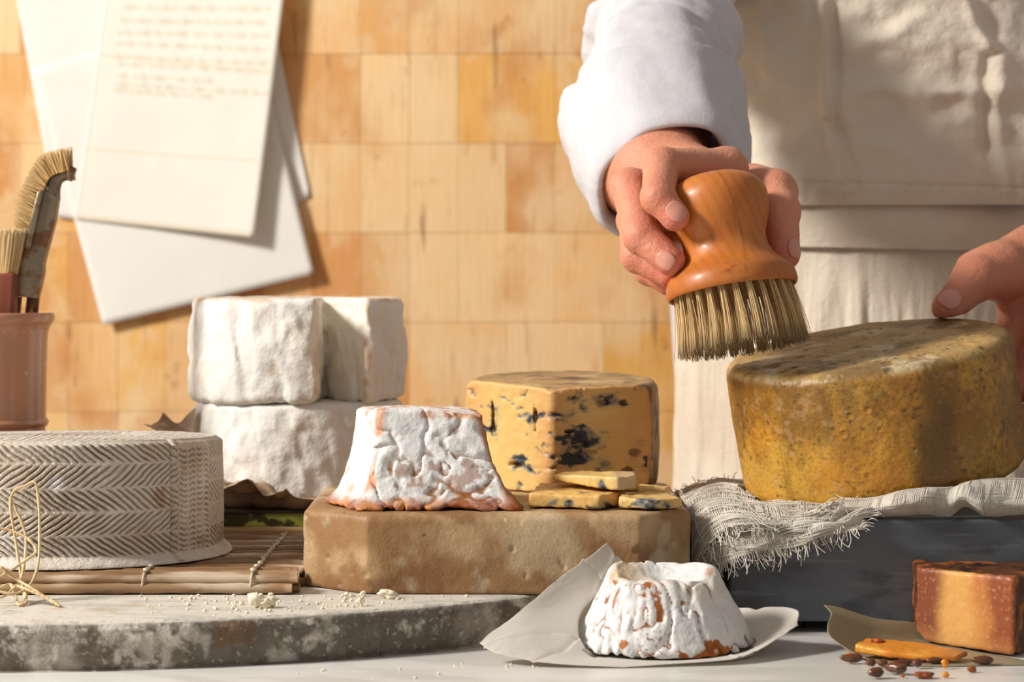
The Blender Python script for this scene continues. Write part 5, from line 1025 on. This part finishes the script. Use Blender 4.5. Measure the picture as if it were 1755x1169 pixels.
def bib_off(A, Z):
    q = q3(A, Z); o_ = .0120*fbm(q, 15, 3, 5)+.0035*(1-2*ss(0, .5, np.abs(fbm(q*np.array([1, 1, 1.3]), 22, 2, 12))))+.0012*fbm(q, 80, 3, 7)
    o_ = o_.reshape(A.shape); zb = z_at(352)
    for (p0, p1, w_, amp) in (((1418, 0), (1425, 200), .0035, .0075), ((1425, 200), (1462, 330), .0035, .005), ((1640, -10), (1690, 90), .005, .004), ((1690, 90), (1685, 330), .0045, -.004), ((1555, 150), (1480, 120), .010, -.006)):
        a_0, a_1 = px2a(p0[0]), px2a(p1[0]); zz0, zz1 = z_at(p0[1]), z_at(p1[1]); s = np.clip((Z-zz0)/(zz1-zz0+1e-9), -.05, 1.05) if abs(zz1-zz0) > .02 else None
        if s is None: dd = np.hypot((A-(a_0+a_1)/2)*.155/2.5, Z-(zz0+zz1)/2); o_ += amp*np.exp(-(dd/.012)**2); continue
        dd = (A-(a_0+(a_1-a_0)*s))*.155; m_ = ss(-.04, .02, (Z-zz0)/(zz1-zz0))*ss(1.04, .98, (Z-zz0)/(zz1-zz0)); o_ += amp*np.exp(-(dd/w_)**2)*m_-amp*.5*np.exp(-((dd-w_*2)/w_)**2)*m_
    zh = zb-.004*np.sin(A*1.3); lo_ = ss(.055, .0, Z-zh); o_ = o_*(1-.35*lo_)+.0095*lo_; o_ += .0016*np.exp(-(((Z-zh-.0135)/.0015)**2))*-1+.0009*np.sin(A*95)*np.exp(-((Z-zh-.010)/.008)**2)
    return o_
ap = thing_part = bpy.data.objects.new('apron', None)
bpy.data.objects.remove(ap)
def sk_off(A, Z):
    q = q3(A, Z); s = .0030*fbm(q*np.array([3.2, 1, .35]), 32, 4, 3)+.0022*fbm(q*np.array([1, 1, .3]), 12, 3, 6); s = s.reshape(A.shape); fl = (z_at(425)-Z).clip(0); return s*(.4+ss(0, .06, fl))+.006*0-.002+.02*fl*.25
G = apron_sheet(-.62, z_at(412), 260, sk_off, 420); V, Fc = sheet(G, .0012); apron = build('apron', V, Fc, canvas, pe)
def bd_off(A, Z): return .0035+.0022*fbm(q3(A, Z)*np.array([1, 1, 1.5]), 22, 3, 9).reshape(A.shape)+.003*np.sin((Z-z_at(425))/(z_at(345)-z_at(425))*PI)
G = apron_sheet(z_at(425), z_at(335), 60, bd_off, 360); zt_ = (G[..., 2]-z_at(425)); G[..., 2] += -.004*np.sin((np.linspace(-1.6, 1.6, 360)[:, None])*1.0+.3); V, Fc = sheet(G, .0014); build('waistband', V, Fc, canvas, apron)
G = apron_sheet(z_at(352), .56, 330, bib_off, 420, -1.45, 1.45, rxf=lambda z: .168-.10*ss(.40, .56, z)*0, ryf=lambda z: .142); V, Fc = sheet(G, .0014); build('bib', V, Fc, canvas, apron)
# ---------------------------------------------------------------- soft things rest against the cheeses instead of cutting into them
from mathutils.bvhtree import BVHTree
def rest_against(cloths, solid, mg, centre, zmin=.0003):
    me = solid.data; off = wloc(solid); tree = BVHTree.FromPolygons([v.co+off for v in me.vertices], [list(p.vertices) for p in me.polygons])
    lo = Vector([min(v.co[i] for v in me.vertices) for i in range(3)])+off; hi = Vector([max(v.co[i] for v in me.vertices) for i in range(3)])+off
    for cobj in cloths:
        co = wloc(cobj)
        for v in cobj.data.vertices:
            p = v.co+co
            if any(p[i] < lo[i]-mg or p[i] > hi[i]+mg for i in range(3)): continue
            q, n, _i, d = tree.find_nearest(p)
            if q is None: continue
            if n.dot(q-centre) < 0: n = -n
            if (p-q).dot(n) < mg: r = q+n*mg; r.z = max(r.z, zmin); v.co = r-co
by = {o.get('label', ''): o for o in bpy.data.objects}
wheel_o = next(o for l, o in by.items() if l.startswith('large yellow waxy')); crot_o = next(o for l, o in by.items() if l.startswith('small white sunken'))
for _k in range(3): rest_against([c_ for c_ in cl.children], wheel_o, .0018, Vector(WT)-Vector(WA)*WH/2)
